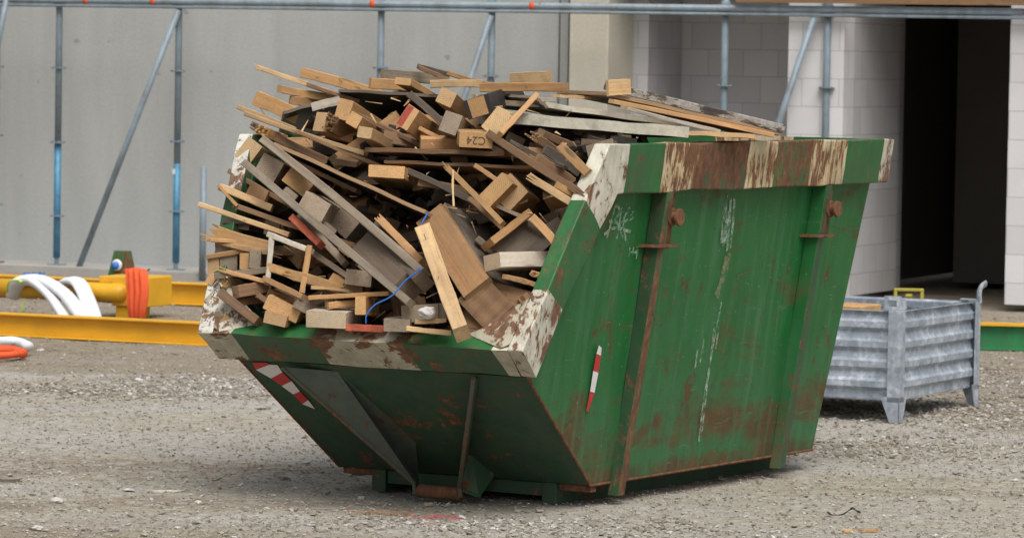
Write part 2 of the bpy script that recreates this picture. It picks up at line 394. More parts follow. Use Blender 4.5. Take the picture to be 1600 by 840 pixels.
# ------------------------------------------------------------------ ground
def ground_h(x, y):
    return .016*noise.noise(Vector((x*1.1, y*.9, 0))) + .008*noise.noise(Vector((x*4, y*3, 5)))
xs = [-260, -120, -60, -30, -14] + list(np.linspace(-8, 8, 161)) + [14, 30, 60, 120, 260]
ys = [-60, -20, 5, 12] + list(np.linspace(14.5, 33, 186)) + [38, 50, 90, 160, 400]
gv = [(x, y, ground_h(x, y)-.004 if abs(x) <= 8 and 14.5 <= y <= 33 else -.004) for y in ys for x in xs]
nx = len(xs)
gf = [(j*nx+i, j*nx+i+1, (j+1)*nx+i+1, (j+1)*nx+i) for j in range(len(ys)-1) for i in range(nx-1)]
g = MB(); g.add(gv, gf); go = g.build('ground', M['ground'], smooth=True)
tag(go, 'gravelly building site ground of pale stones and brown dirt', kind='structure')

# building frame
YW = R(24)
EV = Vector((math.cos(YW), -math.sin(YW), 0)); NV = Vector((math.sin(YW), math.cos(YW), 0))

# loose gravel
rs = np.random.RandomState(3)
def scatter(n, smin, smax, y0, y1, seed, cond=None, powr=2.2):
    r = np.random.RandomState(seed)
    y = y0 + (y1-y0)*r.rand(n)**1.4; x = (r.rand(n)-.5)*.29*y
    s = smin + (smax-smin)*r.rand(n)**powr
    return x, y, s
oct_v = np.array([(1, 0, 0), (-1, 0, 0), (0, 1, 0), (0, -1, 0), (0, 0, 1), (0, 0, -1)], float)
oct_f = np.array([(0, 2, 4), (2, 1, 4), (1, 3, 4), (3, 0, 4), (2, 0, 5), (1, 2, 5), (3, 1, 5), (0, 3, 5)])
cub = np.array([(x, y, z) for x in (-1, 1) for y in (-1, 1) for z in (-1, 1)], float)*.75
cub_f = np.array([(0, 1, 3, 2), (4, 6, 7, 5), (0, 4, 5, 1), (2, 3, 7, 6), (0, 2, 6, 4), (1, 5, 7, 3)])
def stones(name, sets, label):
    V = []; F = []; b = 0
    for (x, y, s) in sets:
        n = len(x)
        for tv, tf, sl_ in ((oct_v, oct_f, slice(0, n, 2)), (cub, cub_f, slice(1, n, 2))):
            xx, yy, ss = x[sl_], y[sl_], s[sl_]; k = len(xx)
            vv = tv[None]*(1+.5*(rs.rand(k, len(tv), 3)-.5))
            a = rs.rand(k)*6.28; tl = (rs.rand(k)-.5)*.9
            sc = np.stack([ss*(.7+.7*rs.rand(k)), ss*(.7+.5*rs.rand(k)), ss*(.22+.3*rs.rand(k))], 1)
            vv = vv*sc[:, None]
            ct, st_ = np.cos(tl)[:, None], np.sin(tl)[:, None]
            X, Z = vv[..., 0]*ct-vv[..., 2]*st_, vv[..., 0]*st_+vv[..., 2]*ct
            ca, sa = np.cos(a)[:, None], np.sin(a)[:, None]
            X2, Y2 = X*ca-vv[..., 1]*sa, X*sa+vv[..., 1]*ca
            hz = np.array([ground_h(p, q) for p, q in zip(xx, yy)])
            P = np.stack([X2+xx[:, None], Y2+yy[:, None], Z+(hz+ss*.15)[:, None]], -1)
            V.append(P.reshape(-1, 3)); 
            ff = tf[None]+(np.arange(k)*len(tv))[:, None, None]+b
            F += ff.reshape(-1, tf.shape[1]).tolist(); b += k*len(tv)
    V = np.concatenate(V)
    me = bpy.data.meshes.new(name); me.from_pydata(V.tolist(), [], F); me.materials.append(M['stone'])
    o = bpy.data.objects.new(name, me); col.objects.link(o)
    tag(o, label, 'gravel', kind='stuff'); return o
def keepout(s):   # no stones inside the strip in front of the wall
    x, y, z = s
    d = (x-P_STRIP.x)*NV.x + (y-P_STRIP.y)*NV.y
    k = d < -.05
    return x[k], y[k], z[k]
P_STRIP = on_z(300, 436, 0)
sets = [keepout(scatter(60000, .002, .0075, 15.0, 31, 11)), keepout(scatter(6000, .005, .013, 15.0, 31, 12, powr=3)), keepout(scatter(420, .010, .028, 15.0, 31, 13, powr=3))]
def patch(cx, cy, rx, ry, n, seed, smax=.016):
    c = on_z(cx, cy, 0); r = np.random.RandomState(seed)
    return (c.x+r.randn(n)*rx, c.y+r.randn(n)*ry, .004+(smax-.004)*r.rand(n)**2)
sets += [patch(330, 603, .35, .35, 2500, 21), patch(200, 610, .5, .25, 1500, 22), patch(1490, 640, .45, .6, 2500, 23), patch(1380, 700, .5, .4, 1500, 24), patch(800, 820, .5, .15, 1000, 25), patch(1560, 590, .3, .8, 1200, 26)]
stones('gravel', sets, 'loose pale gravel and small stones scattered over the dirt')
def rock(px, py, r, c, label, seed, sq=.6):
    rr = random.Random(seed); bm = bmesh.new(); bmesh.ops.create_icosphere(bm, subdivisions=2, radius=r)
    for v in bm.verts:
        k = 1+.35*noise.noise(v.co*(1.6/r)+Vector((seed, 0, 0))); v.co = Vector((v.co.x*k*1.2, v.co.y*k, v.co.z*k*sq))
    me = bpy.data.meshes.new('stone'); bm.to_mesh(me); bm.free(); me.materials.append(c)
    o = bpy.data.objects.new('stone', me); col.objects.link(o); p = on_z(px, py); o.location = (p.x, p.y, ground_h(p.x, p.y)+r*sq*.45)
    tag(o, label, 'stone', 'larger stones lying on the gravel')
M['rock_pale'] = plain('pale_rock', (.50, .48, .46), .9, var=.2, sc=25); M['rock_grey'] = plain('grey_rock', (.30, .28, .26), .9, var=.25, sc=25)
rock(88, 784, .022, M['rock_pale'], 'pale pinkish stone on the dirt at the lower left', 1)
rock(58, 826, .018, M['rock_pale'], 'small pale stone near the bottom left corner of the yard', 2)
rock(332, 596, .022, M['rock_pale'], 'pale stone on the white gravel beside the tip of the skip', 3)
rock(479, 722, .016, M['rock_pale'], 'small white stone left of the foot of the skip', 4, .4)
rock(1411, 640+8, .03, M['rock_pale'], 'pale stone on the gravel beside the foot of the galvanised crate', 5)
rock(1448, 652, .022, M['rock_grey'], 'dull grey stone between the legs of the galvanised crate', 6)
rock(1500, 740, .026, M['rock_grey'], 'flat grey stone on the open gravel at the right', 7, .35)
rock(178, 826, .018, M['rock_grey'], 'dark grey stone on brown dirt left of the spray marks', 8)
# spray marks
def ground_strip(name, pts, wid, mat, label):
    mb = MB(); P = smooth_path([on_z(x, y) for x, y in pts], 14); rr = random.Random(len(pts)); L = []
    for i, p in enumerate(P):
        ww = wid*(.4+.9*rr.random()); L.append((Vector((p.x, p.y+ww, 0)), Vector((p.x, p.y-ww, 0))))
    for a, b in zip(L, L[1:]):
        q = [a[0], a[1], b[1], b[0]]; mb.quad(*[(v.x, v.y, ground_h(v.x, v.y)+.003) for v in q])
    tag(mb.build(name, mat), label, kind='structure')
def spray(name, c, mxv=.62):
    t = NT(name, .9); f = t.noise(t.tc.outputs['Object'], 34, 6, .7)
    tr = t.n('BsdfTransparent'); mx = t.n('MixShader'); t.l(t.ramp(f, [(.42, 0.0), (.66, mxv)]), mx.inputs[0])
    t.l(tr.outputs[0], mx.inputs[1]); t.l(t.b.outputs[0], mx.inputs[2]); t.l(mx.outputs[0], t.t.nodes['Material Output'].inputs[0])
    t.color(c); return t.m
M['spray_o'] = spray('orange_spray', (.60, .25, .07), .9); M['spray_p'] = spray('pink_spray', (.80, .09, .12), 1.0); M['smear'] = spray('chalky_smear', (.42, .54, .44), .8); M['smear_c'] = spray('mortar_smear', (.42, .36, .22)); M['smear2'] = spray('rust_scrawl', (.16, .06, .03))
ground_strip('ground_marking', [(540, 799), (590, 798), (640, 797)], .07, M['spray_o'], 'faded orange spray line on the gravel in front of the skip')
ground_strip('ground_marking', [(636, 800), (660, 805), (690, 803), (722, 808)], .07, M['spray_p'], 'pink spray squiggle on the gravel in front of the skip')

# ------------------------------------------------------------------ building
def B(a, d, z):      # building coordinates: a along the wall, d into it
    return P_STRIP + EV*a + NV*d + Vector((0, 0, z))
BM = Matrix.Translation(P_STRIP) @ Matrix.Rotation(-YW, 4, 'Z')
def a_of(px, d):     # wall coordinate where a column of pixels meets the plane at depth d
    p = on_plane(px, 250, P_STRIP + NV*d, NV); return (p-P_STRIP).dot(EV)
def bpart(name, boxes, mat, parent=None, label=None, cat=None, kind=None, bevel=0.0, group=None):
    mb = MB()
    for b in boxes: mb.box(*b)
    o = mb.build(name, mat, None, bevel)
    if parent: o.parent = parent
    else:
        o.matrix_world = BM.copy()
    return tag(o, label, cat, group, kind)
TOP = 5.2
DW = .75                                            # front plane of the concrete wall
bpart('pavement', [(-18, 4.25, 0, 6, -.3, .05)], M['conc_f'], None, 'low concrete foundation strip along the foot of the building', None, 'structure')
wall = empty('concrete_wall'); wall.matrix_world = BM; tag(wall, 'large plain grey concrete wall behind the scaffolding', 'wall')
a870 = a_of(869, DW); a885 = a_of(884, DW)
bpart('panel', [(-18, a870, DW, DW+.25, .05, TOP)], M['conc'], wall)
bpart('joint_strip', [(a870+.012, a885-.004, DW+.012, DW+.2, .05, TOP)], M['conc'], wall)
# column right of it
DC = .55; c0 = a_of(886, DC); c1 = a_of(947, DC)
bpart('concrete_column', [(c0, c1, DC, DC+.5, .05, TOP)], M['conc_b'], None, 'beige cast concrete column between grey wall and block recess', 'column', bevel=.01)
# block recess
DR = 1.75
r1 = a_of(1062, DR); dmid = DC+.5
bpart('block_wall', [(r1-.24, r1, dmid+.004, DR, .05, TOP)], M['block2'], None, 'short return wall of grey blocks right of the beige column', 'wall')
DP = .30
p0 = a_of(1228, DP); p1 = a_of(1315, DP)
bpart('block_wall', [(r1-.24, p1-.1, DR+.004, DR+.24, .05, TOP)], M['block2'], None, 'shaded grey block wall at the back of the recess', 'wall')
bpart('block_pillar', [(p0, p1, DP, DP+.24, .05, TOP)], M['block'], None, 'bright white block pier between the recess and the dark doorway', 'pillar', bevel=.004)
bpart('block_wall', [(p1-.24, p1-.003, DP+.243, DP+1.30, .05, TOP)], M['block2'], None, 'grey block cross wall running back beside the dark doorway', 'wall')
q0 = a_of(1574, DP)
bpart('block_pillar', [(q0, q0+1.6, DP, DP+.3, .05, TOP)], M['block'], None, 'white block pier on the right side of the dark doorway', 'pillar', bevel=.004)
# interior of the doorway
rm = empty('unlit_room'); rm.matrix_world = BM; tag(rm, 'black unlit room seen through the open doorway', 'room', kind='structure')
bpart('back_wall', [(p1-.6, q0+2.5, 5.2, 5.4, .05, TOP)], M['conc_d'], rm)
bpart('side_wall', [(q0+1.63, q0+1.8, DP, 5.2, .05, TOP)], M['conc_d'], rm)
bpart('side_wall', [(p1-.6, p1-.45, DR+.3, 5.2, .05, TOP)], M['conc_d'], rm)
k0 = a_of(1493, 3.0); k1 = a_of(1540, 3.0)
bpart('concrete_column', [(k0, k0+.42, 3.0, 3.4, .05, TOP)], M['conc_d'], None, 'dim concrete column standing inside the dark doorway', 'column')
# unseen slab above the view, put in to shade recess and room
bpart('shading_slab', [(-18, q0+2.6, DW+.26, 6, 2.62, 2.86)], M['conc_f'], None, 'unseen concrete floor slab put in to shade the recess and the doorway', None, 'structure')
bpart('shading_slab', [(c1+.01, p0-.01, DC-.1, DW+.258, 2.62, 2.86)], M['conc_f'], None, 'unseen front edge of the concrete slab, added to shade the block recess', None, 'structure')
bpart('lintel', [(p1+.004, q0-.004, DP, DW+.258, 2.62, 3.1)], M['block'], None, 'block lintel above the dark doorway', 'lintel')

# ------------------------------------------------------------------ scaffold
DS = .28
def spt(px, py, d=DS): return on_plane(px, py, P_STRIP + NV*d, NV)
def std_x(px):
    p = spt(px, 5); return p
LEDZ = spt(600, 7).z
def standard(px_top, blue_y, label, z0=.05, discs=(107, 223, 338)):
    p = spt(px_top, 10); root = empty('scaffold_post', (p.x, p.y, .05)); tag(root, label, 'scaffold post', 'scaffold posts along the building')
    zb = spt(px_top, blue_y).z-.05 if blue_y else 0
    mb = MB(); mb.tube([(0, 0, zb+.002), (0, 0, 3.0)], .027, 16); mb.build('tube', M['tube'], root, smooth=True)
    if zb > 0:
        mb = MB(); mb.tube([(0, 0, .06), (0, 0, zb)], .0285, 16); mb.build('lower_tube', M['tube_blue'], root, smooth=True)
    mb = MB(); mb.box(-.07, .07, -.07, .07, 0, .008); mb.tube([(0, 0, .008), (0, 0, .10)], .019, 12); mb.build('base_plate', M['rust'] if zb == 0 else M['tube'], root)
    for dy in discs:
        zz = spt(px_top, dy).z-.05
        mb = MB(); mb.tube([(0, 0, zz), (0, 0, zz+.008)], .062, 16)
        for k in range(4):
            a = k*math.pi/2+.3; mb.tube([(.045*math.cos(a), .045*math.sin(a), zz-.004), (.045*math.cos(a), .045*math.sin(a), zz+.014)], .011, 8)
        mb.build('rosette', M['tube'], root)
    mb = MB(); zt = LEDZ-.05; mb.box(-.035, .035, -.04, .04, zt-.05, zt+.05); mb.box(-.055, .055, -.012, .012, zt-.035, zt+.03); mb.build('coupler', M['tube'], root, .004)
    return root
standard(-4, 0, 'scaffold post at the left edge with a brace beside it', discs=(105, 212, 320))
standard(93, 225, 'grey scaffold post turning blue low down, left of the long brace')
standard(280, 256, 'scaffold post with blue lower tube at the head of the long brace', discs=(112, 222, 331))
standard(596, 0, 'lone scaffold post rising behind the left part of the wood heap')
standard(769, 0, 'scaffold post behind the heap whose brace meets it at the top', discs=(120, 235, 350))
standard(1134, 0, 'scaffold post in front of the grey block recess', discs=(135, 250, 360))
standard(1294, 0, 'scaffold post in front of the bright white block pier', discs=(138, 250, 360))
# labels/paper on a post
mb = MB(); p = spt(274.5, 268); mb.tube([(p.x, p.y, p.z-.02), (p.x, p.y, p.z+.02)], .0295, 16); 
tag(mb.build('sticker', M['signal_white']), 'white paper band wrapped round a blue scaffold post', 'sticker')
def brace(x0, y0, x1, y1, label, d=DS-.07):
    a = spt(x0, y0, d); b = spt(x1, y1, d); mb = MB(); mb.tube([a, b], .025, 14)
    root = mb.build('scaffold_brace', M['tube'], smooth=True); tag(root, label, 'scaffold brace', 'diagonal scaffold braces')
brace(279, 16, 118, 431, 'long diagonal scaffold tube leaning across the grey wall')
brace(12, -10, -20, 150, 'diagonal tube cut by the left edge of the picture')
brace(767, 24, 640, 420, 'diagonal scaffold tube going down behind the wood heap')
brace(1272, 28, 1130, 450, 'diagonal scaffold tube beside the white block pier')
def ledger(d, z, r, label, x0=-14, x1=9, marks=()):
    root = empty('scaffold_rail', B(0, d, z)); tag(root, label, 'scaffold rail', 'horizontal scaffold rails')
    mb = MB(); mb.tube([EV*x0, EV*x1], r, 14); mb.build('tube', M['tube'], root, smooth=True)
    for px in marks:
        p = on_plane(px, 8, P_STRIP+NV*d, NV); a = (p-P_STRIP).dot(EV); mb = MB()
        mb.tube([EV*(a-.018), EV*(a+.022)], r+.0015, 14); mb.build('tape', M['strap_orange'], root, smooth=True)
ledger(DS-.055, LEDZ+.0, .027, 'front horizontal scaffold rail with orange tape marks', marks=(135, 240, 583, 832))
ledger(DS-.06, LEDZ-.042, .013, 'thin teal bar running just beneath the front scaffold rail')
ledger(DS+.60, LEDZ+.12, .025, 'rear horizontal scaffold rail just above the front one')
# planks of the scaffold deck above the frame
bpart('scaffold_deck_bearer', [(a_of(1140, .1), 7, DS-.12, DS-.08, LEDZ+.045, LEDZ+.09)], M['brown'], None, 'thin reddish board lying along the right part of the rail', 'board')
# short grey pipe
p = on_z(316, 437); mb = MB(); mb.tube([(p.x, p.y, 0), (p.x, p.y, spt(318, 258).z)], .027, 14)
tag(mb.build('steel_pipe', M['tube'], smooth=True), 'short upright grey pipe left of the skip', 'pipe')

# ------------------------------------------------------------------ yellow lifting frame and slings
pf = on_z(300, 539.5); pb = on_z(320, 477)
FMt = Matrix.Translation(pf) @ Matrix.Rotation(-YW, 4, 'Z')
fr = empty('steel_lifting_frame'); fr.matrix_world = FMt; tag(fr, 'yellow steel lifting frame of two beams and a tube lying on gravel', 'steel frame')
dB = (pb-pf).dot(NV)
def ibeam(y, h, wd, x0, x1, tf=.012, tw=.010):
    mb = MB(); mb.box(x0, x1, y-wd/2, y+wd/2, 0, tf); mb.box(x0, x1, y-wd/2, y+wd/2, h-tf, h); mb.box(x0, x1, y-tw/2, y+tw/2, tf, h-tf); return mb
ibeam(0.05, .142, .11, -7, .55).build('beam', M['yellow'], fr, .003)
o = ibeam(dB, .155, .11, -7, .75).build('beam', M['yellow'], fr, .003)
def fpt(px, py, d):
    p = on_plane(px, py, pf+NV*d, NV); q = p-pf; return Vector((q.dot(EV), d, q.z))
dT = dB*.55
ta = fpt(-60, 458, dT); tb = fpt(198, 452, dT); tb.z = ta.z = max(.17, (ta.z+tb.z)/2)
mb = MB(); mb.tube([ta, tb-Vector((.06, 0, 0)), tb-Vector((.02, 0, 0)), tb], [.062, .062, .055, .03], 20); mb.build('tube', M['yellow'], fr, smooth=True)
bx0 = fpt(152, 445, dT).x; bx1 = fpt(233, 445, dT).x; zt = fpt(190, 433, dT-.1).z; zb = fpt(190, 480, dT-.1).z
mb = MB(); mb.box(bx0+.11, bx1, dT-.0, dT+.32, zb, zt); mb.box(bx0, bx0+.108, dT+.02, dT+.32, zt-.05, zt-.004); mb.build('head_box', M['yellow'], fr, .008)
mb = MB(); mb.box(bx0+.13, bx1-.10, dT+.02, dT+.2, 0, zb-.002); mb.build('foot', M['yellow'], fr, .006)
def F(v): return FMt @ v
def sling(name, pts, r, flat, mat, label, cat, n=16, group=None, ridges=0):
    P = smooth_path([F(fpt(x, y, d)) for x, y, d in pts], 8); mb = MB(); mb.tube(P, r, n, flat=flat)
    if ridges:
        for k in range(len(mb.v)):
            pass
    return tag(mb.build(name, mat, smooth=True), label, cat, group)
sling('lifting_sling', [(22, 462, dT-.02), (28, 442, dT-.12), (50, 440, dT-.14), (78, 462, dT-.24), (100, 494, dT-.5), (104, 505, dT-.7)], [.056]*41, .55, M['strap_white'], 'white padded sling over the tube, nearest the lime strap', 'sling', group='white slings draped over the yellow tube')
sling('lifting_sling', [(18, 452, dT+.05), (36, 437, dT-.02), (66, 437, dT-.12), (100, 458, dT-.28), (128, 492, dT-.55), (132, 505, dT-.7)], [.056]*41, .55, M['strap_white'], 'white padded sling in the middle, running long to the right', 'sling', group='white slings draped over the yellow tube')
sling('lifting_sling', [(98, 450, dT+.06), (106, 441, dT-.02), (122, 441, dT-.12), (134, 462, dT-.22), (145, 492, dT-.45), (147, 508, dT-.6)], [.058]*41, .55, M['strap_white'], 'white padded sling on the tube, closest to the yellow box', 'sling', group='white slings draped over the yellow tube')
P = [F(fpt(x, y, d)) for x, y, d in ((12, 455, dT-.1), (16, 441, dT-.15), (28, 438, dT-.18), (34, 441, dT-.19))]
mb = MB(); mb.tube(smooth_path(P, 6), .014, 10, flat=.5); mb.tube([F(fpt(36, 470, dT-.1)), F(fpt(36, 492, dT-.12))], .012, 8, flat=.5)
tag(mb.build('lashing_strap', M['lime'], smooth=True), 'lime green strap looped round the yellow tube', 'strap')
mb = MB()
for k in range(7):   # hanging folds
    x = 200+k*4.4; dd = dT-.16-.012*(k % 2)
    mb.tube(smooth_path([F(fpt(x-2+(k-3)*.6, 419+abs(k-3)*1.2, dd+.05)), F(fpt(x, 424+k*.5, dd)), F(fpt(x+2, 455, dd-.02)), F(fpt(x+3-k*.7, 480, dd-.02)), F(fpt(206+k*2.8, 497, dd))], 6), .019, 10, flat=.5)
tag(mb.build('lifting_sling', M['strap_orange'], smooth=True), 'bright orange sling hanging in folds from the yellow box', 'sling')
# blue rope on the rear beam
mb = MB(); rr = random.Random(4); pts = []
for k in range(26):
    pts.append(F(fpt(38+k*1.2+rr.uniform(-1, 1), 429-2*math.sin(k*1.3)-rr.uniform(0, 1.5), dB-.02+rr.uniform(-.03, .03))))
mb.tube(smooth_path(pts, 3), .007, 8); tag(mb.build('rope', M['blue'], smooth=True), 'small tangle of blue rope on the rear yellow beam', 'rope')
# green bucket-like fitting with blue and white hose coil
gb = empty('steel_bracket'); p = F(fpt(190, 433, dB+.2)); gb.location = p; gb.rotation_euler = (0, 0, -YW); tag(gb, 'green tapered steel bracket standing behind the yellow box', 'bracket')
s0, s1, hh = .10, .055, .19
mb = MB(); mb.prism([(-s0, -.04, -.02), (s0, -.04, -.02), (s0, .06, -.02), (-s0, .06, -.02)], [(-s1, -.02, hh), (s1, -.02, hh), (s1, .04, hh), (-s1, .04, hh)]); mb.build('plate', M['green_rust'], gb, .004)
mb = MB(); ring = [(.0+.028*math.cos(a), -.07, .09+.028*math.sin(a)) for a in np.linspace(0, 6.283, 22)]; mb.tube(ring, .014, 8, caps=False); mb.build('hose_ring', M['signal_white'], gb, smooth=True)
mb = MB(); mb.tube([(0, -.11, .085), (0, -.055, .085)], .026, 14); mb.build('plug', M['blue'], gb, smooth=True)
mb = MB(); a = F(fpt(222, 430, dT)); b = F(fpt(234, 420, dT)); mb.tube([a, b], .006, 8); tag(mb.build('metal_rod', M['rust']), 'thin rusty rod sticking up beside the orange sling', 'rod')
# slings on the ground at the far left
def gsling(pts, r, flat, mat, label):
    P = smooth_path([on_z(x, y, z) for x, y, z in pts], 8); mb = MB(); mb.tube(P, r, 14, flat=flat); tag(mb.build('lifting_sling', mat, smooth=True), label, 'sling')
gsling([(-40, 537, .08), (0, 533, .075), (25, 533, .07), (44, 540, .055)], .034, .8, M['strap_white'], 'white padded sling lying on the ground beside an orange one')
gsling([(-40, 548, .05), (0, 546, .05), (20, 547, .045), (35, 552, .035)], .035, .8, M['strap_orange'], 'orange sling lying coiled on the ground under a white one')
gsling([(-40, 556, .03), (0, 555, .03), (25, 553, .03), (37, 549, .03)], .026, .8, M['strap_orange'], 'second coil of orange sling flat on the ground at the left edge')

# ------------------------------------------------------------------ green beam at the right, level
p = on_z(1560, 546); e2 = empty('steel_beam'); e2.location = p; e2.rotation_euler = (0, 0, -R(6)); tag(e2, 'green steel beam with yellow top edge lying before the doorway', 'beam')
mb = MB(); mb.box(-.75, 1.6, 0, .012, .012, .15); mb.box(-.75, 1.6, -.05, .06, 0, .012); mb.build('web', peeled('bright_green_beam', (.012, .22, .075), .0), e2)
mb = MB(); mb.box(-.75, 1.6, -.05, .06, .152, .168); mb.build('top_flange', M['yellow'], e2)

# ------------------------------------------------------------------ galvanised crate
BY = R(27); pc = on_z(1403, 660); L1, L2, HB = 1.0, 1.11, .555
crate = empty('steel_crate', pc, -BY)      # local x right is -> away; corner at origin
crate.rotation_euler = (0, 0, 0)
eu = Vector((math.sin(BY), math.cos(BY), 0)); ew = Vector((-math.cos(BY), math.sin(BY), 0))
CM = Matrix(((ew.x, eu.x, 0, pc.x), (ew.y, eu.y, 0, pc.y), (0, 0, 1, 0), (0, 0, 0, 1)))
tag(crate, 'galvanised ribbed steel crate on four legs right of the skip', 'crate')
crate.location = (0, 0, 0); crate.matrix_world = Matrix.Translation(pc)
def cp(x, y, z): q = ew*x + eu*y; return (q.x, q.y, z)
def cbox(mb, x0, x1, y0, y1, z0, z1):
    vs = [cp(x, y, z) for x in (x0, x1) for y in (y0, y1) for z in (z0, z1)]
    mb.add(vs, [(0, 1, 3, 2), (4, 6, 7, 5), (0, 4, 5, 1), (2, 3, 7, 6), (0, 2, 6, 4), (1, 5, 7, 3)])
def ribbed(fn, L, name):     # horizontal corrugations, profile (offset, z)
    prof = [(.012, .105), (.012, .150)]
    z = .15
    for k in range(4):
        z0 = .150+k*.099
        prof += [(.012, z0+.004), (-.009, z0+.020), (-.009, z0+.050) , (.004, z0+.064), (.012, z0+.094)]
    prof += [(.012, HB-.008), (-.014, HB-.004), (-.014, HB)]
    n = len(prof); mb = MB(); vs = []
    for t in (.03, L-.03):
        for o_, z_ in prof: vs.append(fn(t, o_, z_))
        for o_, z_ in reversed(prof): vs.append(fn(t, o_+.007, z_))
    m2 = 2*n; fs = [(i, (i+1) % m2, m2+(i+1) % m2, m2+i) for i in range(m2)]
    mb.add(vs, fs); mb.build(name, M['galvsheet'], crate)
ribbed(lambda t, o, z: cp(t, .02+o, z), L1, 'side_panel')
ribbed(lambda t, o, z: cp(.02+o, t, z), L2, 'side_panel')
ribbed(lambda t, o, z: cp(t, L2-.02-o, z), L1, 'side_panel')
ribbed(lambda t, o, z: cp(L1-.02-o, t, z), L2, 'side_panel')
mb = MB(); cbox(mb, .03, L1-.03, .03, L2-.03, .11, .118); mb.build('floor_sheet', M['galvsheet'], crate)
for (x, y, sx, sy) in ((0, 0, 1, 1), (L1, 0, -1, 1), (0, L2, 1, -1), (L1, L2, -1, -1)):
    mb = MB(); w0 = .06
    cbox(mb, x-.006*sx, x+w0*sx, y-.006*sy, y+0.0*sy, .10, HB+.006); cbox(mb, x-.006*sx, x+.0*sx, y, y+w0*sy, .10, HB+.006)
    # flared foot
    for ax in (0, 1):
        def q(t, z, o): return cp(x+t*sx, y+o*sy, z) if ax == 0 else cp(x+o*sx, y+t*sy, z)
        mb.prism([q(-.006, 0, -.006), q(.045, 0, -.006), q(.095, .125, -.006), q(-.006, .125, -.006)], [q(-.006, 0, .0), q(.045, 0, .0), q(.095, .125, .0), q(-.006, .125, .0)])
    mb.build('leg', M['galvsheet'], crate)
    mb = MB()
    if (x, y) == (0, 0) or (x, y) == (L1, 0) or (x, y) == (L1, L2):
        # stacking lug with a hole
        a0, a1 = x-.002*sx, x+.085*sx; yy = y+.0*sy
        for (xa, xb, za, zb2) in ((a0, a0+.02*sx, HB+.008, HB+.075), (a1-.02*sx, a1, HB+.008, HB+.075), (a0+.02*sx, a1-.02*sx, HB+.055, HB+.075), (a0+.02*sx, a1-.02*sx, HB+.008, HB+.022)):
            cbox(mb, xa, xb, yy-.006*sy, yy+.006*sy, za, zb2)
        cbox(mb, x-.006*sx, x+.01*sx, y+.007*sy, y+.07*sy, HB+.008, HB+.05)
    else:
        P_ = [cp(x, y, HB), cp(x-.002, y-.01, HB+.05), cp(x-.004, y+.01, HB+.075), cp(x-.02, y+.03, HB+.092)]
        mb.tube(smooth_path(P_, 5), .036, 10, flat=.35)
        cbox(mb, x, x+.09*sx, y+.02*sy, y+.05*sy, HB+.008, HB+.014)
    mb.build('stacking_lug', M['galvsheet'], crate)
mb = MB(); cbox(mb, .35, L1-.1, .35, .62, .12, HB-.006); tag(mb.build('timber_block', M['pine'], None, .006), 'pale timber blocks lying inside the galvanised crate', 'timber').location = pc
mb = MB(); cbox(mb, .12, .62, .15, .30, .12, HB-.018); tag(mb.build('timber_block', M['ply'], None, .006), 'reddish timber piece inside the near end of the galvanised crate', 'timber').location = pc
# yellow frame behind the crate
p = at_y(1420, 459, 23.6); mb = MB(); wv_, hv_ = .085, .04
mb.box(-wv_, wv_, -.02, .02, .015, .032); mb.box(-wv_, -wv_+.02, -.02, .02, -.04, .0148); mb.box(wv_-.02, wv_, -.02, .02, -.04, .0148); mb.tube([(-.02, 0, -.01), (.02, 0, -.01)], .014, 10)
mb.box(-wv_, wv_, -.02, .02, -.06, -.0405); mb.box(-.06, .06, -.05, .05, -p.z, -.0605)
o = mb.build('yellow_battery_case', M['dull_yellow'], None, .004); o.location = p; o.rotation_euler = (0, 0, R(-5)); tag(o, 'small yellow boxed tool standing behind the crate rim', 'tool case')
# ------------------------------------------------------------------ the skip
S = 1.091; SY = R(30.69); kL, kV, kP = .1496, .5332, .062
skip = empty('waste_skip', (-.55*S, 14.7642*S, 0), -SY)
tag(skip, 'battered green steel skip with striped rusty rim, heaped with scrap timber', 'skip')
bpy.context.view_layer.update()
SM = Matrix.Translation(skip.location) @ Matrix.Rotation(-SY, 4, 'Z'); SI = SM.inverted()
def wv(z): return kV + kL*z
def K(u, v, z): return Vector((v*S, u*S, z*S))
def lray(px, py):
    o = (SI @ CAM)/S; d = SI.to_3x3() @ ray(px, py); return o, d      # local x=v, y=u
def at_u(px, py, u): o, d = lray(px, py); p = o + d*((u-o.y)/d.y); return p.x, p.z
def on_side(px, py, off):     # right side plane v = kV+kL z + off -> (u,z)
    o, d = lray(px, py); t = (kV+off+kL*o.z-o.x)/(d.x-kL*d.z); p = o+d*t; return p.y, p.z
PU0, PZ0, PU1, PZ1 = .165, .515, .744, .083
def on_front(px, py):         # sloping front sheet -> (v,u,z)
    o, d = lray(px, py); g = (PU1-PU0)/(PZ1-PZ0); t = (PU0+g*(o.z-PZ0)-o.y)/(d.y-g*d.z); p = o+d*t; return p
def sbuild(mb, name, mats, bevel=0, smooth=False, label=None, parent=None):
    o = mb.build(name, mats, parent or skip, bevel, smooth)
    if label: o['label'] = label
    return o
th = .007
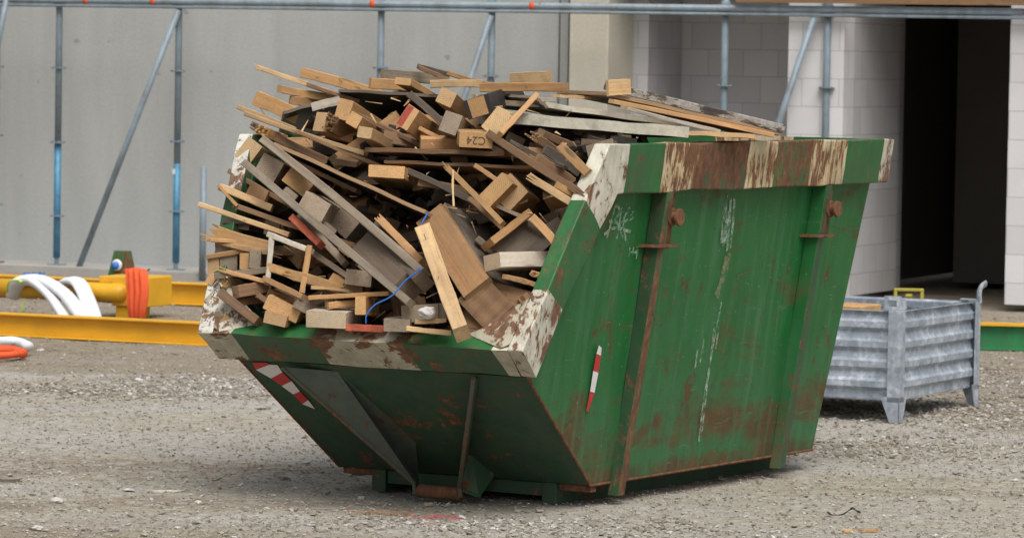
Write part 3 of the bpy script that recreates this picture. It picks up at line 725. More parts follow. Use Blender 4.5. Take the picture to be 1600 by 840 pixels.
for s in (1, -1):
    zs_ = [.083, .16, .235, .31, .385, .46, .535, .59, .64, .73, .82, .91, 1.0, 1.1, 1.2, 1.30]
    def lft(z):
        if z <= .535: return .744+(z-.083)/(.535-.083)*(.15-.744)
        if z <= .64: return .15+(z-.535)/.105*(.07-.15)
        return .07+(z-.64)/.66*.36
    rgt = lambda z: 2.549+(z-.083)/1.217*.166
    NU = 40; mb = MB(); gi = {}
    for inn in (0, 1):
        for a, z in enumerate(zs_):
            for b in range(NU+1):
                u = lft(z)+(rgt(z)-lft(z))*b/NU; e = min(1, 4*min(b/NU, 1-b/NU))*min(1, 5*min(z-.083, 1.30-z)+.0)
                d = e*(.010*noise.noise(Vector((u*2.2, z*2.6, s*3)))+.005*noise.noise(Vector((u*6, z*6, s*9))))
                gi[inn, a, b] = len(mb.v); mb.v.append(tuple(K(u, s*(wv(z)-inn*th+d), z)))
        for a in range(len(zs_)-1):
            for b in range(NU): mb.f.append([gi[inn, a, b], gi[inn, a, b+1], gi[inn, a+1, b+1], gi[inn, a+1, b]]); mb.mi.append(inn)
    na = len(zs_)-1
    for b in range(NU):
        for a in (0, na): mb.f.append([gi[0, a, b], gi[0, a, b+1], gi[1, a, b+1], gi[1, a, b]]); mb.mi.append(0)
    for a in range(na):
        for b in (0, NU): mb.f.append([gi[0, a, b], gi[0, a+1, b], gi[1, a+1, b], gi[1, a, b]]); mb.mi.append(0)
    so_ = sbuild(mb, 'side_sheet', [M['side'], M['green_dark']]); so_.data.polygons.foreach_set('use_smooth', [True]*len(so_.data.polygons)); so_.data.set_sharp_from_angle(angle=R(35))
    # thin rusty weld bead along the sloping front edge and bottom
    mb = MB(); mb.tube([K(.16, s*(wv(.52)+.002), .52), K(.744, s*(wv(.083)+.002), .083)], .006, 6); mb.tube([K(.744, s*(wv(.083)+.002), .083), K(2.549, s*(wv(.083)+.002), .083)], .006, 6)
    sbuild(mb, 'weld_seam', M['rust'])
    # upright ribs
    for (ut, ub) in ((.885, .885), (2.184, 2.184)):
        zt_, zb_ = 1.158, .035
        pr = lambda z: .062 if z > 1 else .045
        def ring(z, u): 
            q = pr(z); w0 = wv(z)+.0005
            return [K(u, s*w0, z), K(u, s*(w0+q), z), K(u+.05, s*(w0+q), z), K(u+.05, s*(w0+q-.012), z), K(u+.085, s*w0, z)]
        mb = MB(); a, b = ring(zt_, ut), ring(zb_, ub)
        mb.prism(a, b, 0)
        mb.mi[1] = 1; mb.mi[2] = 1
        sbuild(mb, 'rib', [M['side'] if ut > 1 else M['green_worn'], M['rib_rust'] if ut < 1 else M['green_worn']], .003)
        # trunnion pin and shelf for the chains
        un = ut+.065; zc = 1.065 
        mb = MB(); w0 = wv(zc)+.045; 
        mb.box(un*S-.028, un*S+.028, 0, 0, 0, 0) if False else None
        mb.prism([K(un-.03, s*w0, 1.15), K(un+.03, s*w0, 1.15), K(un+.03, s*(w0-.02), .95), K(un-.03, s*(w0-.02), .95)], [K(un-.03, s*(w0+.012), 1.15), K(un+.03, s*(w0+.012), 1.15), K(un+.03, s*(w0-.008), .95), K(un-.03, s*(w0-.008), .95)])
        ln = sbuild(mb, 'lifting_lug', M['rust'], .003)
        mb = MB(); mb.tube([K(un, s*w0, zc), K(un, s*(w0+.045), zc)], .018*S, 14); mb.tube([K(un, s*(w0+.04), zc), K(un, s*(w0+.052), zc)], .032*S, 18); mb.tube([K(un, s*(w0+.010), zc), K(un, s*(w0+.02), zc)], .034*S, 18)
        sbuild(mb, 'pin', M['rust'], .003, parent=ln)
        mb = MB(); zs = .955; w1 = wv(zs); mb.prism([K(un-.11, s*w1, zs), K(un+.07, s*w1, zs), K(un+.055, s*(w1+.075), zs), K(un-.08, s*(w1+.075), zs)], [K(un-.11, s*w1, zs+.01), K(un+.07, s*w1, zs+.01), K(un+.055, s*(w1+.075), zs+.01), K(un-.08, s*(w1+.075), zs+.01)])
        sbuild(mb, 'bracket', M['rust'], parent=ln)
mb = MB(); mb.prism([K(PU0, -wv(PZ0)+.004, PZ0), K(PU0, wv(PZ0)-.004, PZ0), K(PU1, wv(PZ1)-.004, PZ1), K(PU1, -wv(PZ1)+.004, PZ1)], [K(PU0+.01, -wv(PZ0)+.004, PZ0+.008), K(PU0+.01, wv(PZ0)-.004, PZ0+.008), K(PU1+.01, wv(PZ1)-.004, PZ1+.008), K(PU1+.01, -wv(PZ1)+.004, PZ1+.008)])
sbuild(mb, 'front_sheet', M['green_dark'])
mb = MB(); mb.prism([K(2.549, -wv(.083)+.004, .083), K(2.549, wv(.083)-.004, .083), K(2.712, wv(1.3)-.004, 1.3), K(2.712, -wv(1.3)+.004, 1.3)], [K(2.541, -wv(.083)+.004, .083), K(2.541, wv(.083)-.004, .083), K(2.704, wv(1.3)-.004, 1.3), K(2.704, -wv(1.3)+.004, 1.3)])
sbuild(mb, 'back_sheet', M['green'])
mb = MB(); q = wv(.09)-.008; mb.prism([K(.746, -q, .086), K(.746, q, .086), K(2.54, q, .086), K(2.54, -q, .086)], [K(.746, -q, .094), K(.746, q, .094), K(2.54, q, .094), K(2.54, -q, .094)])
sbuild(mb, 'floor_sheet', M['rust'])

# striped rim band: side lengths (material index per stretch)
RM = [M['white_p'], M['green'], M['white_r'], M['green_rust'], M['rust_band'], M['white_clean'], M['rust'], M['white_lip'], M['green_worn']]
def band(s, cuts, slope):
    # stations: (outer u,z),(inner u,z),material of the stretch that follows
    st = []
    ub = 2.7316
    us = [ub] + [on_side(x, 255, kP)[0] for x in cuts[0]]
    for u, mi in zip(us, cuts[1]): st.append(((u, 1.3365), (min(u, 2.7257), 1.159), mi))
    st.append(((.398, 1.3365), (.5126, 1.159), slope[0]))
    f = lambda z: .398*(z-.6193)/.7172
    g = lambda z: .5126-(1.159-z)*(.273/.404)
    st.append(((f(1.14), 1.14), (g(1.03), 1.03), slope[1]))
    st.append(((f(.83), .83), (g(.755), .755), slope[2]))
    st.append(((0, .6193), (.127, .518), None))
    mb = MB()
    for a, b in zip(st, st[1:]):
        (uo, zo), (ui, zi), mi = a; (uo2, zo2), (ui2, zi2), _ = b
        W = lambda z, o: s*(wv(z)+o)
        O1, I1, O2, I2 = K(uo, W(zo, kP), zo), K(ui, W(zi, kP), zi), K(uo2, W(zo2, kP), zo2), K(ui2, W(zi2, kP), zi2)
        o1, i1, o2, i2 = K(uo, W(zo, -.004), zo), K(ui, W(zi, .0), zi), K(uo2, W(zo2, -.004), zo2), K(ui2, W(zi2, .0), zi2)
        N = 4
        for k in range(N):
            t0, t1 = k/N, (k+1)/N
            mb.quad(O1.lerp(I1, t0), O1.lerp(I1, t1), O2.lerp(I2, t1), O2.lerp(I2, t0), mi)
        fm = {2: 2, 3: 6, 4: 6}.get(mi, mi)
        mb.quad(O1, O2, o2, o1, fm); mb.quad(I1, I2, i2, i1, 6); mb.quad(o1, o2, i2, i1, 8)
        if a is st[0]: mb.quad(O1, I1, i1, o1, mi)
        if b is st[-1]: mb.quad(O2, I2, i2, o2, 7)
    bm_o = mb.build('rim_band', RM, skip)
    me = bm_o.data; bm = bmesh.new(); bm.from_mesh(me); bmesh.ops.remove_doubles(bm, verts=bm.verts, dist=.0005); bmesh.ops.recalc_face_normals(bm, faces=bm.faces)
    bm.to_mesh(me); bm.free()
    b_ = bm_o.modifiers.new('b', 'BEVEL'); b_.width = .006; b_.segments = 2; b_.limit_method = 'ANGLE'; b_.angle_limit = R(40)
    dent(bm_o, .007, 6.0, 2, 4)
    return bm_o
CUTS = ([1376, 1321, 1268, 1212, 1168, 1112, 1090, 1037, 982], [0, 1, 2, 3, 2, 4, 4, 2, 1, 0])
band(1, CUTS, [0, 1, 0])
band(-1, CUTS, [5, 1, 5])
mb = MB(); q = wv(1.25)-.005
for a, b, mi in ((-q, -q*.5, 0), (-q*.5, 0, 1), (0, q*.5, 2), (q*.5, q, 1)):
    mb.prism([K(2.698, a, 1.159), K(2.7316, a, 1.159), K(2.7316, a, 1.334), K(2.698, a, 1.334)], [K(2.698, b, 1.159), K(2.7316, b, 1.159), K(2.7316, b, 1.334), K(2.698, b, 1.334)], mi)
sbuild(mb, 'rim_band', RM)
# the low front lip, striped
mb = MB()
a_, b_, c_2, d_ = (0, .6193), (.127, .518), (.162, .530), (.062, .665)
vcut = [at_u(361, 524, 0)[0], at_u(488, 530, 0)[0], at_u(630, 538, 0)[0], at_u(768, 545, 0)[0]]
vcut = [-wv(.6)] + vcut + [wv(.6)]
mis = [(7, 7), (1, 8), (7, 7), (1, 8), (0, 7)]
def lipv(v, z):
    if abs(abs(v)-wv(.6)) < 1e-6: return math.copysign(wv(z)-.001, v)
    return v
for (v0, v1), (mt, mf) in zip(zip(vcut, vcut[1:]), mis):
    A = [K(u, lipv(v0, z), z) for u, z in (a_, b_, c_2, d_)]; Bq = [K(u, lipv(v1, z), z) for u, z in (a_, b_, c_2, d_)]
    for k in range(3):
        f0, f1 = k/3, (k+1)/3
        mb.quad(A[3].lerp(A[3], 0) if False else A[0].lerp(Bq[0], f0), A[0].lerp(Bq[0], f1), A[3].lerp(Bq[3], f1), A[3].lerp(Bq[3], f0), mt)
    mb.quad(A[0], Bq[0], Bq[1], A[1], mf); mb.quad(A[1], Bq[1], Bq[2], A[2], 6); mb.quad(A[2], Bq[2], Bq[3], A[3], 6)
lip = mb.build('front_lip', RM, skip)
bm = bmesh.new(); bm.from_mesh(lip.data); bmesh.ops.remove_doubles(bm, verts=bm.verts, dist=.0005); bmesh.ops.recalc_face_normals(bm, faces=bm.faces); bm.to_mesh(lip.data); bm.free()
dent(lip, .007, 6.0, 2, 4)
b_m = lip.modifiers.new('b', 'BEVEL'); b_m.width = .006; b_m.segments = 2; b_m.limit_method = 'ANGLE'
for s in (1, -1):    # corner gussets between lip and sloping rim
    f = lambda z: .398*(z-.6193)/.7172
    pts = [(f(.80), s*(wv(.80)-.002), .80), (f(.64), s*(wv(.64)-.002), .64), (f(.62)+.002, s*(wv(.62)-.03), .625), (.058, s*(wv(.66)-.20), .662), (.058, s*(wv(.68)-.15), .685)]
    mb = MB(); mb.prism([K(*p) for p in pts], [K(p[0]+.012, p[1], p[2]+.006) for p in pts]); sbuild(mb, 'corner_gusset', M['white_lip'] if s > 0 else M['white_p'], .002)

# lifting pocket below the lip
UP = .58
FT = at_u(442, 573, .138); FBl = at_u(648, 755, UP)
pk = [on_front(528, 580), on_front(650, 690)]; bb = at_u(655, 750, .742)
FBr = at_u(716, 757, UP); FTr = at_u(738, 590, .138); pr1 = on_front(744, 590); pr2 = on_front(722, 700); bbr = at_u(722, 752, .742)
PL = [(.138, FT[0], FT[1]), (pk[0].y, pk[0].x, pk[0].z), (pk[1].y, pk[1].x, pk[1].z), (.742, bb[0], .05), (UP+.02, FBl[0], .012), (UP, FBl[0], .06)]
PR = [(.138, FTr[0], FTr[1]), (pr1.y, pr1.x, pr1.z), (pr2.y, pr2.x, pr2.z), (.742, bbr[0], .05), (UP+.02, FBr[0], .012), (UP, FBr[0], .06)]
for P, off, mt in ((PL, -.010, M['grey_green']), (PR, .010, M['green_dark'])):
    mb = MB(); mb.prism([K(*p) for p in P], [K(p[0], p[1]+off, p[2]) for p in P]); sbuild(mb, 'pocket_plate', mt, .002)
    mb = MB(); mb.tube([K(P[0][0], P[0][1]+off/2, P[0][2]), K(P[-1][0], P[-1][1]+off/2, P[-1][2]), K(P[-2][0]-.01, P[-2][1]+off/2, P[-2][2]+.01)], .009, 8); sbuild(mb, 'worn_edge', M['edge'])
mb = MB(); mb.tube([K(UP+.03, FBl[0]+.0, .030), K(UP+.03, FBr[0]-.0, .030)], .025*S, 16); sbuild(mb, 'hook_bar', M['rust'], .004)
# triangular stay right of the pocket
g0 = at_u(735, 650, .66); g1 = at_u(768, 742, .70); g2 = at_u(747, 777, .62); g3 = at_u(722, 768, .60)
P = [(.60, g0[0], g0[1]), (.72, g1[0], g1[1]), (.62, g2[0], max(.004, g2[1])), (.60, g3[0], max(.01, g3[1]))]
mb = MB(); mb.prism([K(*p) for p in P], [K(p[0]+.012, p[1], p[2]) for p in P]); sbuild(mb, 'stay_plate', M['green_worn'], .002)
# base frame
for s in (1, -1):
    mb = MB(); q0, q1 = s*.340, s*.402; mb.prism([K(.745, q0, .0), K(.745, q1, .0), K(.745, q1, .082), K(.745, q0, .082)], [K(2.557, q0, .0), K(2.557, q1, .0), K(2.557, q1, .082), K(2.557, q0, .082)])
    sbuild(mb, 'skid', M['green_dark'], .004)
    mb = MB(); q0, q1 = s*.405, s*.54; mb.prism([K(.76, q0, .055), K(.76, q1, .055), K(.76, q1, .081), K(.76, q0, .081)], [K(.80, q0, .055), K(.80, q1, .055), K(.80, q1, .081), K(.80, q0, .081)])
    sbuild(mb, 'cross_bar', M['rust'], .003)
mb = MB(); mb.prism([K(.755, -.338, .03), K(.755, .338, .03), K(.755, .338, .080), K(.755, -.338, .080)], [K(.80, -.338, .03), K(.80, .338, .03), K(.80, .338, .080), K(.80, -.338, .080)])
sbuild(mb, 'cross_bar', M['green_dark'], .003)
# green nub on the inside of the rim
u_, z_ = on_side(1016, 222, 0); mb = MB(); mb.tube([K(u_, wv(1.33)-.10, 1.325), K(u_, wv(1.33)-.10, 1.362)], .020*S, 14); mb.prism([K(u_-.01, wv(1.33)-.10, 1.29), K(u_+.01, wv(1.33)-.10, 1.29), K(u_+.01, wv(1.33)-.10, 1.325), K(u_-.01, wv(1.33)-.10, 1.325)], [K(u_-.01, wv(1.33)-.008, 1.29), K(u_+.01, wv(1.33)-.008, 1.29), K(u_+.01, wv(1.33)-.008, 1.325), K(u_-.01, wv(1.33)-.008, 1.325)]); sbuild(mb, 'rope_hook', M['green'], .003)

# stickers, scribbles and scrapes
def side_poly(mb, pts, off=.009, mi=0):
    q = [on_side(x, y, off) for x, y in pts]; mb.add([K(u, wv(z)+off, z) for u, z in q], [tuple(range(len(q)))], mi)
mb = MB()
side_poly(mb, [(936, 539), (940, 543), (939, 555), (932, 552)], mi=0); side_poly(mb, [(932, 552), (939, 555), (935, 582), (927, 579)], mi=1)
side_poly(mb, [(927, 579), (935, 582), (929, 613), (922, 611)], mi=0); side_poly(mb, [(922, 611), (929, 613), (919, 643), (916, 641)], mi=1)
sbuild(mb, 'warning_sticker', [M['signal_white'], M['signal_red']])
def front_poly(mb, pts, mi):
    vs = []
    for x, y in pts:
        p = on_front(290+x/2.623, 480+y/2.623); vs.append(K(p.y-.003, p.x, p.z-.003))
    mb.add(vs, [tuple(range(len(vs)))], mi)
mb = MB()
front_poly(mb, [(275, 222), (330, 222), (348, 230), (290, 252)], 1); front_poly(mb, [(290, 252), (348, 230), (378, 232), (398, 262), (352, 287)], 0)
front_poly(mb, [(352, 287), (398, 262), (436, 298), (396, 318)], 1); front_poly(mb, [(396, 318), (436, 298), (470, 340), (442, 352)], 0)
front_poly(mb, [(442, 352), (470, 340), (504, 376), (480, 392)], 1); front_poly(mb, [(480, 392), (504, 376), (532, 412)], 0)
sbuild(mb, 'warning_sticker', [M['signal_white'], M['signal_red']])
def stroke(name, paths, wd, mat, label):
    if name != 'graffiti' and len(paths) > 1:
        for p_ in paths: stroke(name, [p_], wd, mat, label)
        return
    mb = MB()
    for pts in paths:
        P = [Vector((*on_side(x, y, .009), 0)) for x, y in pts]; P = smooth_path(P, 6)
        for i, (a, b) in enumerate(zip(P, P[1:])):
            t = (b-a).normalized(); n = Vector((-t.y, t.x, 0))*wd*.5
            mb.quad(*[K(q.x, wv(q.y)+.009, q.y) for q in (a-n, b-n, b+n, a+n)])
    sbuild(mb, name, mat, label=label)
stroke('graffiti', [[(948, 372), (955, 348), (962, 322), (968, 330), (960, 345)], [(952, 345), (966, 350), (964, 372)], [(972, 325), (968, 350), (974, 372)], [(985, 322), (974, 345), (978, 376)], [(970, 348), (990, 340)], [(944, 366), (960, 356), (985, 362)], [(990, 330), (984, 340)]], .012, M['smear'], 'pale scribbled paint letters')
stroke('graffiti', [[(984, 386), (983, 402)], [(990, 386), (988, 402)], [(996, 385), (994, 404)], [(984, 394), (995, 394)]], .008, M['smear'], 'two small white strokes and a bar')
stroke('scrape', [[(1136, 306), (1134, 340), (1130, 385)], [(1142, 306), (1140, 345), (1136, 392)], [(1148, 308), (1145, 350), (1141, 388)], [(1131, 320), (1129, 360), (1127, 380)], [(1139, 330), (1134, 380)]], .018, M['smear'], 'broad white scrape of dried paint')
stroke('scrape', [[(1140, 395), (1132, 430), (1118, 462)], [(1135, 400), (1128, 435), (1120, 465)]], .03, M['smear_c'], 'cream coloured smear of dried mortar')
stroke('scrape', [[(1128, 470), (1118, 520), (1108, 580), (1096, 680)], [(1116, 512), (1110, 560)], [(1100, 530), (1094, 566)], [(1090, 545), (1086, 575)], [(1108, 575), (1100, 620), (1092, 690)], [(1124, 510), (1118, 545)]], .012, M['smear'], 'thin white scratches running down the sheet')
stroke('graffiti', [[(1042, 628), (1046, 650), (1050, 655)], [(1040, 630), (1056, 624), (1058, 640), (1048, 640)], [(1062, 626), (1064, 652)], [(1062, 626), (1076, 630), (1074, 654)], [(1050, 655), (1082, 655)]], .008, M['smear2'], 'small rusty scrawl')
stroke('scratch', [[(1010, 500), (1030, 500), (1060, 460), (1085, 430)], [(1015, 470), (1022, 500), (1040, 510)], [(1060, 470), (1040, 500)], [(1180, 420), (1150, 432)]], .009, M['smear2'], 'rusty scratches in the green paint')
stroke('scratch', [[(1300, 352), (1318, 358), (1340, 357)], [(1095, 300), (1100, 330)], [(1190, 660), (1200, 648)], [(1252, 655), (1276, 653)]], .012, M['smear2'], 'rust runs near the rear rib')

# ------------------------------------------------------------------ the heap of timber
PXM = 403.0
def heap_g(z):               # depth (scaled u) of the heap's face at height z
    z /= S
    if z < .665: return .085*S
    if z < 1.32: return (.085+.40*(z-.665)/.72)*S
    return (.085+.364+1.5*(z-1.32))*S
def heap_pt(px, py, d=0.0):
    o = SI @ CAM; r = SI.to_3x3() @ ray(px, py); lo, hi = 8.0, 26.0
    for _ in range(50):
        m_ = (lo+hi)/2; p = o+r*m_
        if p.y > heap_g(p.z)+d: hi = m_
        else: lo = m_
    return SM @ (o+r*lo)
GRP = 'timber pieces heaped in the skip'
USED = set()
def frame_of(A, Bp, ang):
    X = (Bp-A).normalized(); r = (A-CAM).normalized()
    if ang is None:
        W = X.cross(r).normalized()
    else:
        e = CR*math.cos(R(ang)) - CU*math.sin(R(ang)); W = X.cross(r.cross(e))
        if W.length < 1e-4: W = X.cross(r)
        W.normalize()
        if W.dot(e) < 0: W = -W
    return X, W, X.cross(W)
def beam_mesh(L, w, t, seed, splA=0, splB=0, bow=.0, cut=0.0, chip=True):
    rr = random.Random(seed); mb = MB(); N = 7; bv = min(.0025, w*.12, t*.12)
    by, bz = rr.uniform(-1, 1)*bow, rr.uniform(-1, 1)*bow
    def ring(x, k=1.0):
        s_ = x/L; oy = by*4*s_*(1-s_); oz = bz*4*s_*(1-s_)
        j = lambda: rr.uniform(-1, 1)*.0012
        hw, ht = w/2*k, t/2*k
        pts = [(-hw+bv, -ht), (hw-bv, -ht), (hw, -ht+bv), (hw, ht-bv), (hw-bv, ht), (-hw+bv, ht), (-hw, ht-bv), (-hw, -ht+bv)]
        return [(x + cut*(a/w)*(1 if x < L/2 else -1)*w if x in (0, L) else x, a+oy+j(), b+oz+j()) for a, b in pts]
    rings = [ring(L*i/N) for i in range(N+1)]
    b = len(mb.v)
    for rg in rings: mb.v += rg
    for i in range(N):
        for k in range(8): mb.f.append([b+i*8+k, b+i*8+(k+1) % 8, b+(i+1)*8+(k+1) % 8, b+(i+1)*8+k]); mb.mi.append(0)
    mb.f.append([b+k for k in range(8)][::-1]); mb.mi.append(0)
    mb.f.append([b+N*8+k for k in range(8)]); mb.mi.append(0)
    for sp, x0, sg in ((splA, 0, -1), (splB, L, 1)):
        if not sp: continue
        nw = max(3, int(w/.011)); ntt = max(2, int(t/.010))
        for i in range(nw):
            for j in range(ntt):
                y0, y1 = -w/2+w*i/nw, -w/2+w*(i+1)/nw; z0, z1 = -t/2+t*j/ntt, -t/2+t*(j+1)/ntt
                ln = sp*rr.random()**1.6+.004; ym, zm = (y0+y1)/2+rr.uniform(-.5, .5)*(y1-y0), (z0+z1)/2+rr.uniform(-.5, .5)*(z1-z0)
                ym += rr.uniform(-.12, .12)*ln; zm += rr.uniform(-.12, .12)*ln
                base = [(x0-sg*.004, y0, z0), (x0-sg*.004, y1, z0), (x0-sg*.004, y1, z1), (x0-sg*.004, y0, z1)]; k = .25*(y1-y0)
                tip = [(x0+sg*ln, ym-k, zm-k), (x0+sg*ln, ym+k, zm-k), (x0+sg*ln*.93, ym+k, zm+k), (x0+sg*ln*.96, ym-k, zm+k)]
                mb.prism(base, tip)
    return mb
SEED = [100]
def plank(ax, ay, da, bx, by, db, w, t, ang, mat, label, name='plank', splA=0, splB=0, bow=.004, cut=0.0, nails=0, group=GRP, paint=None, minL=.12):
    SEED[0] += 1; A = heap_pt(ax, ay, da); Bp = heap_pt(bx, by, db)
    L = max(minL, (Bp-A).length); X, W, T = frame_of(A, Bp, ang); w_, t_ = w/PXM, t/PXM
    o = beam_mesh(L, w_, t_, SEED[0], splA, splB, bow, cut).build(name, M[mat])
    o.matrix_world = Matrix(((X.x, W.x, T.x, A.x), (X.y, W.y, T.y, A.y), (X.z, W.z, T.z, A.z), (0, 0, 0, 1)))
    tag(o, label, 'timber' if name in ('timber_block', 'beam_offcut') else name.replace('_', ' ').split()[-1], group)
    rr = random.Random(SEED[0]*7)
    for k in range(nails):
        x = rr.uniform(.02, max(.03, min(L, .45))); y = rr.uniform(-.3, .3)*w_; sg = 1 if T.z > 0 else -1
        h = rr.uniform(.02, .045); mb = MB(); mb.tube([(x, y, sg*t_/2), (x+rr.uniform(-.01, .01), y, sg*(t_/2+h*.7)), (x+rr.uniform(-.015, .015), y+rr.uniform(-.01, .01), sg*(t_/2+h))], .0014, 6); mb.build('nail', M['steel_nail'], o)
    if paint:     # coloured end
        mb = MB(); f0, f1 = paint[1:3]; mb.box(-.0012, -.0002, -w_/2+.002+f0*w_, -w_/2-.002+f1*w_, -t_/2+.002, t_/2-.002); mb.build('painted_patch', M[paint[0]], o)
    return o
def board(p1, p2, p3, th, mat, edge, label, name='panel', jag=0.0, group=GRP, cat='panel', tilt=0.0):
    SEED[0] += 1; rr = random.Random(SEED[0])
    A, Bq = heap_pt(*p1), heap_pt(*p2)
    X = (Bq-A).normalized()
    if isinstance(p3, tuple): C = heap_pt(*p3)
    else:
        h = Vector((0, 0, 1)).cross(X).normalized(); h = h if h.y > 0 else -h; C = A + h*p3 + Vector((0, 0, tilt*p3))
    X = (Bq-A).normalized(); L = (Bq-A).length; Y = (C-A)-X*(C-A).dot(X); D = Y.length; Y.normalize(); Z = X.cross(Y); t_ = th/PXM
    NX, NY = 14, 5; mb = MB(); top = {}; bot = {}
    for i in range(NX+1):
        for j in range(NY+1):
            e = (i in (0, NX)) + (j in (0, NY)); jx = rr.uniform(-1, 1)*jag*(1 if e else 0); jy = rr.uniform(-1, 1)*jag*(1 if e else 0)
            sag = .0015*math.sin(i*1.1+SEED[0])
            top[i, j] = len(mb.v); mb.v.append((L*i/NX+jx, D*j/NY+jy, t_/2+sag+rr.uniform(0, jag*.5))); bot[i, j] = len(mb.v); mb.v.append((L*i/NX+jx*.6, D*j/NY+jy*.6, -t_/2+sag))
    for i in range(NX):
        for j in range(NY):
            mb.f += [[top[i, j], top[i+1, j], top[i+1, j+1], top[i, j+1]], [bot[i, j], bot[i, j+1], bot[i+1, j+1], bot[i+1, j]]]; mb.mi += [0, 0]
    for i in range(NX):
        for j in (0, NY): mb.f.append([top[i, j], bot[i, j], bot[i+1, j], top[i+1, j]]); mb.mi.append(1)
    for j in range(NY):
        for i in (0, NX): mb.f.append([top[i, j], top[i, j+1], bot[i, j+1], bot[i, j]]); mb.mi.append(1)
    o = mb.build(name, [M[mat], M[edge]])
    o.matrix_world = Matrix(((X.x, Y.x, Z.x, A.x), (X.y, Y.y, Z.y, A.y), (X.z, Y.z, Z.z, A.z), (0, 0, 0, 1)))
    return tag(o, label, cat, group)

# --- upper left, sticking out against the grey wall
plank(402, 105, -.05, 535, 151, .25, 8, 12, None, 'pale', 'thin split batten reaching highest and farthest out at the upper left', nails=1, splA=.02)
plank(437, 139, .0, 532, 155, .3, 13, 20, None, 'pine', 'light pine batten just under the topmost thin batten at upper left', nails=1)
plank(471, 113, .15, 600, 150, .45, 17, 26, None, 'pine', 'thick knotty pine plank resting at the top left with a nail in it', nails=3)
plank(456, 157, .1, 505, 164, .3, 15, 14, None, 'ply', 'small tan stub poking out beneath the light pine batten at upper left', 'timber_block', minL=.1)
plank(399, 153, -.05, 464, 182, .2, 25, 16, None, 'pine', 'wide short pine board with a square left end above the long lath', nails=2)
plank(371, 167, -.10, 462, 203, .15, 8, 18, None, 'pale', 'narrow pale board whose rounded tip is farthest left above the rim')
plank(385, 178, -.12, 572, 240, .05, 8, 14, None, 'pale', 'long straight pale lath slanting down across the upper left of the heap', 'lath', bow=.01)
plank(402, 200, -.05, 512, 252, .2, 13, 25, None, 'brown', 'brown board directly beneath the long straight lath', splA=.03)
plank(412, 205, -.07, 440, 216, .1, 16, 22, None, 'pine', 'knobby broken stub beneath the tips of the lath and brown board', 'timber_block', splA=.03, minL=.12)
board((443, 176, .05), (530, 151, .1), .5, 5, 'black', 'dgrey', 'black coated panel with its narrow edge tilted, at the upper left of the heap', tilt=-.3)
plank(487, 168, -.02, 529, 158, .0, 6, 14, 0-14, 'white', 'short whitish rail lying across the top of a pine post end')
plank(500, 190, -.02, 600, 232, .5, 24, 32, 4, 'ply', 'square pine post with a split hollow end under the black panel', 'beam_offcut')
plank(517, 192, -.0, 600, 245, .6, 18, 26, 30, 'brown', 'brown post with torn fibres at its end, next to the square pine post', 'beam_offcut', splA=.04)
plank(537, 171, -.06, 612, 222, .6, 24, 34, 12, 'pine', 'tall pine beam end standing out below the top black sheet', 'beam_offcut', cut=.2)
plank(553, 187, -.1, 614, 230, .5, 22, 22, 28, 'pine', 'shorter pine block tucked against the tall beam end', 'timber_block')
plank(570, 207, -.13, 625, 238, .4, 24, 18, 8, 'pale', 'lowest and palest of the three stepped block ends below the top black sheet', 'timber_block')
board((529, 141, .15), (690, 150, .2), .6, 5, 'black', 'dgrey', 'large black coated sheet lying nearly level along the top left of the heap', tilt=-.36)
plank(578, 130, .2, 652, 137, .4, 9, 18, 5, 'pine', 'small pine slat lying on the left end of the top black sheet', nails=1)
plank(597, 117, .3, 700, 126, .6, 19, 12, None, 'grey', 'greyish brown board standing on edge at the very top', 'plank', nails=1)
plank(630, 127, .1, 700, 172, .7, 30, 12, 6, 'pine', 'pine beam whose flat square end shows beneath the greyish board at the top', 'beam_offcut')
plank(618, 146, .2, 648, 148, .4, 14, 10, None, 'ply', 'short reddish pine scrap wedged on the top black sheet', 'timber_block', minL=.08)
plank(655, 104, .35, 700, 116, .4, 8, 16, None, 'dgrey', 'dark grey front piece of a board at the very top of the heap')
plank(700, 114, .36, 775, 135, .5, 8, 18, None, 'pine', 'thin tan board sloping down at the very top behind the bark edged piece')
plank(672, 132, .1, 754, 131, .2, 13, 12, None, 'pale', 'pale plank with dark bark patches near the top middle', splB=.03)
plank(750, 137, .15, 889, 137, .3, 15, 18, None, 'pine', 'long level pine plank at the top middle ending bluntly at the right', nails=1)
plank(799, 123, .5, 861, 120, .5, 20, 12, None, 'pale', 'short chunk of chipboard standing on the long level plank', 'timber_block')
plank(637, 183, -.10, 702, 232, .5, 24, 38, 32, 'pine', 'broad pine beam with a red painted corner, pointing at the viewer', 'beam_offcut', paint=('red', .0, .55))
plank(643, 150, .0, 697, 198, .1, 12, 18, None, 'dgrey', 'dark weathered strip with faint pale marks slanting beside the red marked beam')
plank(697, 152, -.02, 730, 182, .5, 28, 26, 25, 'ply', 'tan block end under the bark edged plank', 'timber_block')
plank(704, 192, -.05, 742, 230, .5, 30, 34, 20, 'grey', 'greyish beam leaning against the stamped block', 'beam_offcut')
